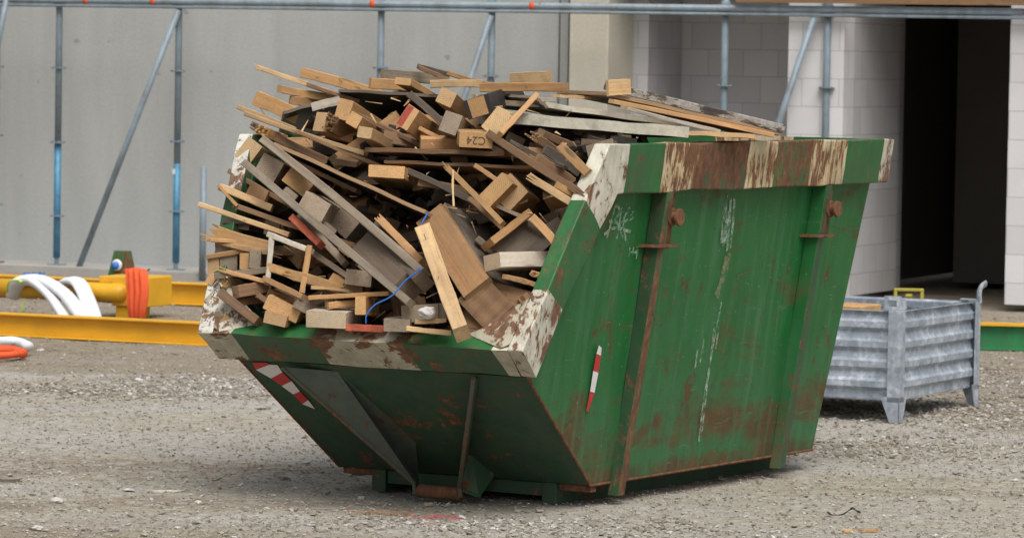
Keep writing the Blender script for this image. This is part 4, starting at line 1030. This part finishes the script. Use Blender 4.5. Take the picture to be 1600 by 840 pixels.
# block stamped C24
c24 = plank(744, 219, -.14, 736, 208, .35, 53, 24, 3, 'pine', 'pine block with an upside down grade stamp on its sawn end', 'timber_block')
def lettering(parent, txt, size, x, y, z, rotz=0, mat=None):
    cu = bpy.data.curves.new('lettering', 'FONT'); cu.body = txt; cu.size = size; cu.align_x = 'CENTER'; cu.align_y = 'CENTER'; cu.extrude = .0003
    cu.materials.append(mat or M['ink']); tmp = bpy.data.objects.new('lettering', cu); col.objects.link(tmp); bpy.context.view_layer.update(); me = bpy.data.meshes.new_from_object(tmp); bpy.data.objects.remove(tmp); o = bpy.data.objects.new('lettering', me); col.objects.link(o); o.parent = parent
    # text lies in the end face (local YZ plane, seen from -X)
    base = Matrix(((0, 0, -1, x), (1, 0, 0, y), (0, -1, 0, z), (0, 0, 0, 1)))   # X->+Y, Y->-Z , normal -X
    o.matrix_local = base @ Matrix.Rotation(rotz, 4, 'Z'); return o
mw = c24.matrix_world
up_ok = Vector((mw[0][2], mw[1][2], mw[2][2])).z      # does local +Z point up?
lettering(c24, 'C24', .045, -.0016, .0, 0, math.pi if True else 0)
plank(747, 167, -.08, 800, 150, .7, 42, 32, -17, 'black', 'black painted box beam showing a tan square inside its end', 'beam_offcut', paint=('pine', .15, .85))
plank(775, 190, -.06, 812, 205, .5, 42, 28, -50, 'pale', 'pale box shaped block end tilted on its corner', 'timber_block')
plank(779, 212, -.16, 836, 151, -.1, 9, 18, None, 'ply', 'reddish lath leaning steeply up to the right beside the tilted box', 'lath')
board((836, 152, .0), (856, 168, .1), (815, 175, .5), 5, 'black', 'dgrey', 'small black triangular scrap behind the steep reddish lath')
# --- middle
board((570, 233, -.02), (788, 240, -.05), 1.0, 7, 'brown', 'brownedge', 'long brown panel lying level through the middle of the heap', tilt=-.10)
board((600, 252, .02), (835, 262, -.02), 1.0, 5, 'brown', 'brownedge', 'thin second brown panel just below the long level one', tilt=-.16)
plank(604, 268, -.10, 650, 300, .5, 59, 19, 3, 'pine', 'flat wide pine block end under the level brown panels', 'timber_block')
plank(766, 210, -.13, 902, 298, -.05, 12, 20, None, 'brown', 'long brown board slanting down to the right from the stamped block', splB=.06)
plank(838, 283, -.16, 905, 325, .0, 12, 14, None, 'pale', 'pale board with a splintered tip near the right rim', splA=.05, bow=.002)
plank(868, 288, -.1, 912, 312, .0, 11, 14, None, 'pine', 'pine batten tucked above the splintered board at the right rim')
board((428, 224, -.06), (664, 331, -.1), .55, 6, 'black', 'plyedge', 'long plywood sheet with black face and light edge sloping down to the right', tilt=-.42)
plank(414, 221, -.10, 664, 428, -.14, 13, 24, None, 'grey', 'long grey weathered board, upper of the two parallel boards crossing the left side', bow=.01)
plank(384, 256, -.15, 642, 474, -.2, 12, 18, None, 'grey', 'long pale grey board, lower of the two parallel boards crossing the left side', bow=.008)
for i, (x, y, l) in enumerate([(452, 296, 'upper'), (479, 318, 'second'), (513, 350, 'third'), (541, 382, 'fourth'), (572, 410, 'lowest')]):
    plank(x, y+8, -.08, x+24, y+4, .4, 24, 14, 38, 'brown' if i % 2 else 'grey', l+' of the cross slat ends nailed under the lower long grey board', 'slat', group='slat ends under the long grey board')
plank(388, 236, -.06, 440, 262, .5, 30, 38, 38, 'pale', 'tan angular beam end just inside the left rim', 'beam_offcut')
plank(420, 262, -.03, 470, 285, .5, 38, 36, 30, 'grey', 'dull grey beam end right of the tan angular one', 'beam_offcut')
plank(466, 283, -.06, 498, 300, .5, 46, 30, 38, 'pine', 'tan block lying between the two long grey boards', 'timber_block')
plank(490, 322, -.17, 545, 345, .3, 48, 32, 30, 'grey', 'knotted round cornered grey stump on the lower long board', 'timber_block')
plank(540, 345, -.02, 600, 372, .5, 40, 44, 42, 'dgrey', 'shadowed dark beam behind the knotted grey stump', 'beam_offcut')
plank(458, 341, -.13, 502, 383, -.1, 12, 20, None, 'orange', 'board with a bright orange red painted edge near the left middle', bow=0)
plank(468, 338, -.08, 540, 412, .0, 12, 18, None, 'grey', 'grey blue board backing the orange painted piece')
# left rim
plank(344, 292, -.14, 425, 326, .0, 12, 30, None, 'pale', 'pale board jutting over the left rim, above the dark edged sheet')
plank(400, 305, -.05, 448, 325, .4, 34, 30, 25, 'brown', 'brown square block end near the left rim', 'timber_block')
plank(343, 291, -.17, 372, 323, -.12, 5, 18, None, 'ply', 'short thin rusty brown strip at the left rim', 'lath')
plank(370, 322, -.10, 560, 385, .0, 8, 26, None, 'brown', 'long thin dark brown board running down behind the orange piece')
plank(311, 319, -.22, 452, 367, -.05, 8, 10, None, 'pale', 'slim tan lath sticking out past the left rim', 'lath', nails=1, bow=.003)
plank(380, 352, -.03, 430, 362, .3, 22, 14, 10, 'dgrey', 'dark stub between the slim lath and the splintered plank', 'timber_block')
plank(425, 356, -.03, 480, 365, .4, 26, 22, 8, 'grey', 'grey stub behind the top bar of the open frame', 'timber_block')
plank(340, 364, -.13, 425, 388, -.05, 22, 12, None, 'pine', 'badly splintered plank above the left end blocks', splA=.07)
plank(352, 380, -.10, 425, 395, -.05, 9, 12, None, 'pale', 'pale splinter lying under the badly splintered plank', splA=.06, splB=.05)
plank(352, 386, -.08, 395, 392, .3, 34, 16, -3, 'grey', 'small grey block end on the left rim', 'timber_block')
plank(324, 401, -.10, 392, 388, -.05, 8, 20, None, 'pine', 'thin flat pine board lying over four small block ends at left')
plank(333, 415, -.08, 380, 412, .5, 19, 26, 0, 'ply', 'leftmost upright reddish block end under the thin flat board', 'timber_block')
plank(357, 412, -.06, 395, 410, .5, 28, 28, 0, 'grey', 'grey round block end, second under the thin flat board', 'timber_block')
plank(382, 408, -.08, 410, 408, .5, 15, 26, 0, 'pine', 'narrow orange pine end, third under the thin flat board', 'timber_block')
plank(398, 405, -.09, 430, 405, .5, 18, 28, 3, 'grey', 'greenish grey end, fourth under the thin flat board', 'timber_block')
plank(338, 431, -.10, 420, 421, -.05, 10, 26, None, 'grey', 'grey board carrying the four small block ends')
# open frame
fr_pts = [((425, 369), (418, 440)), ((424, 368), (484, 391)), ((483, 388), (471, 462)), ((417, 437), (478, 466)), ((424, 418), (452, 427))]
fo = empty('wooden_frame', heap_pt(450, 415, -.1)); tag(fo, 'open rectangular wooden frame with a middle bar at the left of the heap', 'frame', GRP)
for i, ((x0, y0), (x1, y1)) in enumerate(fr_pts):
    SEED[0] += 1; a, b = heap_pt(x0, y0, -.13), heap_pt(x1, y1, -.13); X, W, T = frame_of(a, b, None)
    o = beam_mesh((b-a).length, (9 if i < 4 else 13)/PXM, 24/PXM, SEED[0], 0, .03 if i == 4 else 0).build('rail', M['pine' if i in (2, 4) else 'white' if i < 2 else 'ply'])
    o.parent = fo; o.matrix_parent_inverse = Matrix.Translation(-fo.location)
    o.matrix_basis = Matrix(((X.x, W.x, T.x, a.x), (X.y, W.y, T.y, a.y), (X.z, W.z, T.z, a.z), (0, 0, 0, 1)))
plank(462, 431, -.16, 531, 452, -.05, 16, 12, None, 'pine', 'torn light pine stick poking through the open frame', splA=.06, splB=.05)
plank(486, 449, -.13, 545, 455, -.04, 5, 8, None, 'pale', 'slender pale splinter below the torn stick', 'lath', splB=.04)
# lower left
plank(330, 436, -.08, 358, 452, .1, 18, 14, None, 'pine', 'small reddish tan offcut above the white rim corner', 'timber_block', splB=.03)
plank(326, 462, -.06, 352, 486, .0, 22, 14, None, 'white', 'chalky grey slab lying on the left corner of the skip', 'timber_block')
plank(341, 492, -.07, 364, 478, .0, 12, 14, None, 'white', 'tiny white stick at the left corner of the lip', 'timber_block', minL=.07)
plank(352, 500, -.06, 366, 482, .1, 12, 16, None, 'ply', 'short brown scrap beside the tiny white stick', 'timber_block', minL=.07)
plank(346, 458, -.12, 404, 503, -.06, 15, 20, None, 'brown', 'brown stick slanting down onto the lip at the left')
plank(352, 440, -.08, 382, 452, .1, 20, 14, None, 'pale', 'pale frayed offcut left of the tan slanted plank', 'timber_block', splA=.05)
plank(368, 456, -.12, 418, 447, .0, 20, 22, None, 'brown', 'tan slanted plank end above the brown stick', 'plank')
plank(372, 472, -.06, 420, 466, .1, 12, 16, None, 'ply', 'reddish split piece beneath the tan slanted plank', splA=.04)
plank(441, 482, -.13, 480, 470, .4, 58, 24, 24, 'pine', 'wide tan beam end with angled faces low on the left', 'beam_offcut')
plank(438, 466, -.05, 480, 460, .4, 46, 16, 20, 'ply', 'tan plank lying on top of the wide angled beam end')
plank(462, 472, -.14, 495, 486, -.05, 18, 14, None, 'grey', 'pale grey flat scrap above the whitish block', 'timber_block')
plank(430, 498, -.14, 470, 488, .3, 36, 19, 14, 'ply', 'small orange tan block end sitting on the lip', 'timber_block')
plank(509, 499, -.17, 570, 485, .4, 64, 26, 3, 'white', 'big whitish grey block end sitting on the lip', 'timber_block')
plank(487, 465, -.12, 612, 458, -.08, 7, 26, None, 'pine', 'thin level board above the whitish block')
plank(512, 478, -.13, 558, 474, -.05, 11, 16, None, 'pine', 'short pine bar under the thin level board')
plank(514, 472, -.10, 540, 470, .2, 18, 14, None, 'ply', 'small round cornered tan piece behind the short pine bar', 'timber_block', minL=.1)
plank(563, 477, -.15, 612, 484, .4, 17, 29, 0, 'pine', 'upright pine end under the thin level board beside the blue strap', 'timber_block')
plank(525, 440, -.06, 552, 452, .3, 24, 18, 35, 'pine', 'small tan end leaning under the torn stick', 'timber_block')
plank(560, 434, -.08, 600, 440, .5, 42, 24, 8, 'grey', 'weathered grey block end in the lower middle', 'timber_block')
plank(552, 449, -.04, 590, 452, .5, 30, 16, 5, 'brown', 'brown end just below the weathered grey block', 'timber_block')
plank(545, 511, -.08, 604, 514, -.05, 11, 30, None, 'orange', 'dull red painted board lying flat just behind the lip', bow=0)
plank(620, 508, -.15, 660, 500, .3, 42, 20, 2, 'grey', 'grey brown block end in the middle of the lip', 'timber_block')
plank(656, 489, -.12, 700, 484, .4, 58, 26, -3, 'grey', 'grey block with a white lump of mortar, behind the lip', 'timber_block')
plank(648, 502, -.16, 690, 500, -.1, 7, 16, None, 'pale', 'pale thin stick under the block with the mortar lump', 'lath')
plank(636, 513, -.16, 704, 520, -.08, 8, 18, None, 'pale', 'pale thin strip lying on the lip left of the bright plank', 'lath')
mp = heap_pt(668, 488, -.175); bm = bmesh.new(); bmesh.ops.create_icosphere(bm, subdivisions=3, radius=.028)
for v in bm.verts: v.co *= 1+.35*noise.noise(v.co*60); v.co.x *= 1.3; v.co.z *= .8
me = bpy.data.meshes.new('mortar_lump'); bm.to_mesh(me); bm.free(); me.materials.append(M['rock_pale']); o = bpy.data.objects.new('mortar_lump', me); col.objects.link(o); o.location = mp; tag(o, 'white lump of dried mortar stuck on a grey block', 'mortar lump')
# parallel weathered beams running down right
plank(640, 448, -.10, 575, 388, .0, 38, 46, None, 'dgrey', 'thick weathered beam running down to a square end by the blue strap', 'beam_offcut')
plank(662, 440, -.13, 590, 362, -.02, 22, 36, None, 'dgrey', 'dark weathered beam alongside the thick one, nearer the black gap', 'beam_offcut')
plank(598, 347, -.10, 662, 412, -.08, 12, 26, None, 'ply', 'rough orange brown split board just left of the bright upright plank', splA=.03)
# big plywood panels in the right part
board((654, 352, -.02), (728, 468, -.06), (692, 320, -.02), 16, 'ply', 'plyedge', 'large tan plywood panel tilted behind the bright upright plank')
board((692, 320, .0), (752, 430, -.03), (745, 318, .30), 10, 'dgrey', 'plyedge', 'dark faced plywood panel meeting the large tan one at its long edge')
board((716, 470, -.05), (758, 430, -.05), (760, 520, .02), 12, 'brown', 'plyedge', 'wide brown plywood sheet curving down to the lip at the right')
board((752, 436, .00), (850, 462, .02), (735, 522, .03), 12, 'brown', 'brownedge', 'brown stained board filling the lower right corner of the opening')
plank(663, 362, -.18, 722, 521, -.22, 24, 34, None, 'pale', 'bright pine plank standing steeply down to the lip', nails=2)
plank(769, 409, -.12, 866, 408, .15, 44, 24, -14, 'white', 'pale whitened block end at the right, above the stapled lath', 'timber_block')
plank(762, 383, -.05, 822, 336, .05, 12, 44, None, 'pine', 'dark faced board showing a tan upper edge, right of the opening middle')
board((766, 386, .0), (822, 338, .08), (840, 400, .10), 6, 'dgrey', 'dgrey', 'dark board face hanging under the tan edge at the right')
plank(832, 340, -.08, 872, 384, -.0, 13, 26, None, 'pine', 'tan plank leaning down to the right rim beside the dark board')
plank(775, 296, -.09, 830, 330, .4, 52, 26, -45, 'pine', 'large tan block with a chipped corner in the right middle', 'beam_offcut')
plank(796, 300, -.02, 850, 335, .5, 44, 44, -45, 'ply', 'shaded tan block behind the chipped corner block', 'beam_offcut')
plank(701, 264, -.14, 786, 350, -.06, 9, 14, None, 'pine', 'long slender broken stick in front of the black gap', splA=.03, bow=.003)
plank(741, 258, -.08, 778, 283, .0, 7, 18, None, 'ply', 'short brown strip right of the slender broken stick', 'lath')
plank(708, 266, -.16, 709, 323, -.17, 3, 3, None, 'pale', 'hanging sliver of white wood below the tip of the slender stick', 'splinter')
plank(787, 432, -.06, 846, 447, .0, 8, 20, None, 'pine', 'tan lath with bent staples at the lower right', 'lath', nails=5)
plank(816, 462, .0, 836, 486, .05, 18, 16, None, 'ply', 'small tan board end in the lower right corner under the lath', 'timber_block')
plank(836, 428, -.05, 862, 434, .1, 9, 16, None, 'pine', 'stubby tan batten touching the right rim', 'timber_block', splA=.02)
# right, under the grey slabs
plank(838, 215, -.02, 880, 245, .2, 14, 16, None, 'brown', 'broken brown stick under the grey slab at the right', splA=.04)
plank(845, 208, .05, 925, 240, .4, 12, 18, None, 'brown', 'darker brown batten just under the grey slab at the right')
plank(877, 229, -.12, 920, 272, -.06, 15, 20, None, 'pine', 'short tan plank sloping toward the white rim corner')
plank(838, 246, -.05, 895, 283, .1, 13, 20, None, 'brown', 'brown plank below the broken stick on the right')
plank(850, 232, .05, 905, 268, .2, 16, 20, None, 'dgrey', 'shadowed dark plank between two brown ones at the right')
plank(905, 205, .3, 985, 214, .5, 14, 12, None, 'brown', 'brown rubble like chunk of wood in front of the stacked sheets', 'timber_block', splA=.03)
plank(868, 150, .3, 950, 156, .6, 5, 22, None, 'pale', 'thin pale board on top of the slabs, left of the thick framed panel')
plank(740, 150, .2, 865, 156, .5, 6, 20, None, 'white', 'whitish thin board lying right of the long level plank')
board((810, 186, -.05), (1075, 207, .55), .7, 17, 'slab', 'slab', 'thick grey slab with a crumbling pale edge, lowest of the sheets at top right', jag=.008, tilt=-.02)
board((853, 164, .1), (1060, 194, .75), .6, 8, 'white', 'white', 'paint spattered white sheet above the thick grey slab', jag=.004)
plank(946, 134, .25, 1224, 201, 1.1, 14, 12, None, 'coat', 'thick framed panel edge with peeling white and black coating at the top right', nails=0)
board((947, 146, .26), (1222, 209, 1.12), .5, 6, 'dgrey', 'plyedge', 'dark bottomed panel carried by the peeling edge board at the top right')
plank(949, 138, .22, 984, 136, .3, 26, 8, None, 'pale', 'pale squared end of the thick panel at the top right', 'timber_block', minL=.08)
plank(955, 158, .25, 1205, 211, 1.05, 7, 20, None, 'ply', 'tan board running under the thick framed panel at the top right')
plank(975, 168, .22, 1120, 204, .75, 6, 22, None, 'white', 'curved white edged board between the slab and the framed panel')
board((1046, 206, .5), (1180, 213, .9), .4, 7, 'pale', 'pale', 'pale new board lying on the rim at the right')

# long thin boards and slats threaded between the rest
for ax, ay, da, bx, by, db, w_, t_, mt, lb, kw in [
    (424, 236, -.03, 560, 300, .05, 7, 18, 'brown', 'narrow brown strip just left of the long black faced plywood sheet', {}),
    (470, 208, -.02, 600, 262, .10, 7, 20, 'brown', 'thin brown strip under the right half of the long straight lath', dict(splA=.03)),
    (640, 268, .02, 770, 330, .10, 10, 22, 'dgrey', 'dark slat hanging behind the slender broken stick', {}),
    (655, 285, .05, 740, 300, .15, 12, 20, 'brown', 'short brown board in the gap right of the flat wide pine block', {}),
    (770, 318, -.02, 850, 352, .05, 6, 14, 'grey', 'thin grey strip above the dark faced board at the right', dict(splB=.03)),
    (735, 312, .02, 800, 372, .08, 8, 18, 'brown', 'narrow brown slat crossing behind the end of the slender stick', {}),
    (360, 268, -.04, 470, 330, .03, 8, 16, 'brown', 'thin brown strip just below the lower long grey board at its left end', dict(splB=.03)),
    (350, 345, -.06, 470, 352, .05, 8, 16, 'dgrey', 'dark thin board over the splintered plank at the left', {}),
    (490, 395, -.03, 575, 452, .05, 9, 18, 'grey', 'grey strip running parallel under the lower long grey board', {}),
    (405, 462, -.13, 462, 502, -.06, 9, 14, 'brown', 'slim brown strip beside the small orange tan block end', dict(splA=.02)),
    (355, 424, -.12, 440, 446, -.04, 7, 12, 'ply', 'thin reddish slat below the four small block ends', dict(splA=.05)),
    (330, 375, -.14, 408, 381, -.06, 6, 10, 'pine', 'stringy torn strip lying on the splintered plank at the left rim', dict(splA=.08, splB=.04)),
    (560, 180, .05, 660, 228, .25, 8, 20, 'brown', 'brown slat in the shade beneath the top black sheet', {}),
    (655, 200, .03, 720, 232, .20, 7, 18, 'ply', 'reddish brown slat behind the red marked beam', {}),
    (800, 222, -.06, 884, 262, .02, 6, 16, 'dgrey', 'dark slat above the long board slanting from the stamped block', {}),
    (690, 120, .25, 660, 108, .30, 7, 16, 'brown', 'short dark stick between the two topmost boards', dict(splB=.03)),
    (480, 132, .05, 560, 158, .30, 7, 16, 'brown', 'thin shaded slat just under the thick knotty plank at the top left', {}),
    (745, 372, .02, 775, 398, .10, 10, 14, 'grey', 'small grey stick resting above the whitened block end', {})]:
    plank(ax, ay, da, bx, by, db, w_, t_, None, mt, lb, 'slat', bow=.004, **kw)

# blue strap
mb = MB(); P = smooth_path([heap_pt(572, 505, -.19), heap_pt(573, 492, -.21), heap_pt(586, 476, -.22), heap_pt(612, 462, -.22), heap_pt(634, 438, -.22), heap_pt(660, 419, -.23)], 8)
mb.tube(P, .0075, 8, flat=.4); tag(mb.build('packing_strap', M['blue'], smooth=True), 'long bright blue strap hanging over the lower beams', 'strap')
mb = MB(); P = smooth_path([heap_pt(657, 362, -.12), heap_pt(660, 348, -.13), heap_pt(668, 334, -.11)], 6)
mb.tube(P, .0095, 8, flat=.35); tag(mb.build('packing_strap', M['blue'], smooth=True), 'short bit of blue strap near the top of the bright upright plank', 'strap')

# timber filling the body of the heap, seen only as dark shapes in the gaps
rr = random.Random(11); base_pl = []
def inside(p, mg=.05):
    v, u, z = p.x/S, p.y/S, p.z/S
    return abs(v) < wv(z)-mg and z < 1.40 and z > .14 and u > heap_g(z*S)/S+.07 and u < 2.5 and (z > .56 or u > .165+(.515-z)*1.34+.08)
n = 0
while n < 190:
    key = n % 12
    if n < 12:
        L, w_, t_ = (.45+.07*n if n < 6 else .16+.03*n), .05+.012*((n*5) % 9), .022+.006*((n*7) % 8)
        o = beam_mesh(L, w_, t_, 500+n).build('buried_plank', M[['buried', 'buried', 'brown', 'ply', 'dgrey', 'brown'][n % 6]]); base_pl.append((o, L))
    else:
        o = base_pl[key][0].copy(); col.objects.link(o); L = base_pl[key][1]
    for tr in range(400):
        zf = rr.uniform(.3, 1.38)*S; a = Vector((rr.uniform(-.72, .72)*S, heap_g(zf)+rr.uniform(.12, .40) if n < 110 else heap_g(zf)+rr.uniform(.09, .2), zf))
        yaw_ = rr.gauss(0, .8); pt = rr.gauss(-.05, .3)
        X = Vector((math.sin(yaw_)*math.cos(pt), abs(math.cos(yaw_))*math.cos(pt), math.sin(pt)))
        if inside(a/1.0) and inside(a+X*L): break
    W = X.cross(Vector((rr.gauss(0, .5), 0, 1))).normalized(); T = X.cross(W)
    o.matrix_world = SM @ Matrix(((X.x, W.x, T.x, a.x), (X.y, W.y, T.y, a.y), (X.z, W.z, T.z, a.z), (0, 0, 0, 1)))
    tag(o, 'rough offcut wedged deep in the gaps between the bigger pieces of the heap', 'plank', 'offcuts buried inside the heap')
    n += 1
# splinters, bark and dust filling the load, darkened to look like shaded gaps
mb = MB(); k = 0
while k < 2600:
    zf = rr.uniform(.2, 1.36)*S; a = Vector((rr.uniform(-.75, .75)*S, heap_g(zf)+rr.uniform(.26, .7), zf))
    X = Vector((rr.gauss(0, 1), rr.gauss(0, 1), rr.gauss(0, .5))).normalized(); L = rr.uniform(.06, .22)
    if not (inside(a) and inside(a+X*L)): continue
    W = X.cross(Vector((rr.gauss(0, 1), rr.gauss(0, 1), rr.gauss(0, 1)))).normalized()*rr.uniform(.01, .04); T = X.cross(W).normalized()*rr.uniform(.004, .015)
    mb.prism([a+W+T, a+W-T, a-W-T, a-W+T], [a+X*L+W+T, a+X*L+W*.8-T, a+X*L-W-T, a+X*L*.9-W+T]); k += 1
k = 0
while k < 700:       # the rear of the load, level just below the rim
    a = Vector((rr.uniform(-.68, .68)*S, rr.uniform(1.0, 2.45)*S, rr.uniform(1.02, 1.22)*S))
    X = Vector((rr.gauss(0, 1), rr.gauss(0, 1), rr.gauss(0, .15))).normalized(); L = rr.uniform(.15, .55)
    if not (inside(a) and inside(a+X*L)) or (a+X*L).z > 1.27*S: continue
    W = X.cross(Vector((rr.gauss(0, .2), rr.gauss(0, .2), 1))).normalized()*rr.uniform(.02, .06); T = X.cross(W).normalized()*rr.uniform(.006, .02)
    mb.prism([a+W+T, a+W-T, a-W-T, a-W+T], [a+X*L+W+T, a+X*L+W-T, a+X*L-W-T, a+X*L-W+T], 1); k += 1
o = mb.build('wood_debris', [M['crumbs'], M['brown']]); o.matrix_world = SM; tag(o, 'filler darkened as shade: splinters, bark and dust packed between the planks', 'debris', kind='stuff')

mb = MB(); k = 0; wr = random.Random(31)
while k < 110:       # loose splinters lying over the face of the heap
    px, py = wr.uniform(335, 900), wr.uniform(150, 512)
    if px > 905-(py-220)*.42 or px < 372-(py-200)*.16: continue
    a = heap_pt(px, py, wr.uniform(-.01, .08)); X = (CR*wr.gauss(0, 1)+CU*wr.gauss(0, .5)+FW*wr.gauss(0, .6)).normalized(); L = wr.uniform(.02, .075)
    W = X.cross(Vector((wr.gauss(0, 1), wr.gauss(0, 1), wr.gauss(0, 1)))).normalized()*wr.uniform(.0015, .006); T = X.cross(W).normalized()*wr.uniform(.001, .003)
    b_ = a+X*L; mb.prism([a+W+T, a+W-T, a-W-T, a-W+T], [b_+W*.3+T*.3, b_+W*.3-T*.3, b_-W*.3-T*.3, b_-W*.3+T*.3]); k += 1
tag(mb.build('wood_splinters', M['pale']), 'pale slivers of torn wood lying loose all over the heap', kind='stuff')
# ------------------------------------------------------------------ litter on the ground
def gpt(x, y, z=.0): p = on_z(x, y, z); return Vector((p.x, p.y, ground_h(p.x, p.y)+z))
mb = MB(); mb.tube(smooth_path([gpt(1293, 801, .008), gpt(1300, 805, .006), gpt(1316, 804, .01), gpt(1326, 798, .02), gpt(1332, 794, .034), gpt(1338, 798, .02), gpt(1344, 801, .006)], 6), [.004+.0015*math.sin(i*.6) for i in range(37)], 8, flat=.6)
tag(mb.build('rubber_strip', M['black'], smooth=True), 'curled black rubber strip on the gravel at the lower right', 'rubber strip')
def chip(x, y, L, w, t, rot, mat, label):
    p = gpt(x, y, t/2); o = beam_mesh(L, w, t, int(x), .015, .015).build('wood_chip', M[mat]); o.location = p; o.rotation_euler = (0, 0, rot); tag(o, label, 'wood chip')
chip(1318, 831, .035, .02, .012, .4, 'pale', 'small pale wood chip near the bottom edge right of the skip')
chip(1348, 830, .05, .016, .01, .2, 'pine', 'longer tan wood chip near the bottom edge right of the skip')
chip(3, 749, .07, .02, .012, .3, 'dgrey', 'dark bark strip on the ground at the left edge')
chip(985, 833, .03, .05, .004, .2, 'white', 'flat white flake on the gravel in front of the skip')
chip(240, 768, .10, .012, .008, .3, 'white', 'thin pale stick lying on the gravel left of the skip')
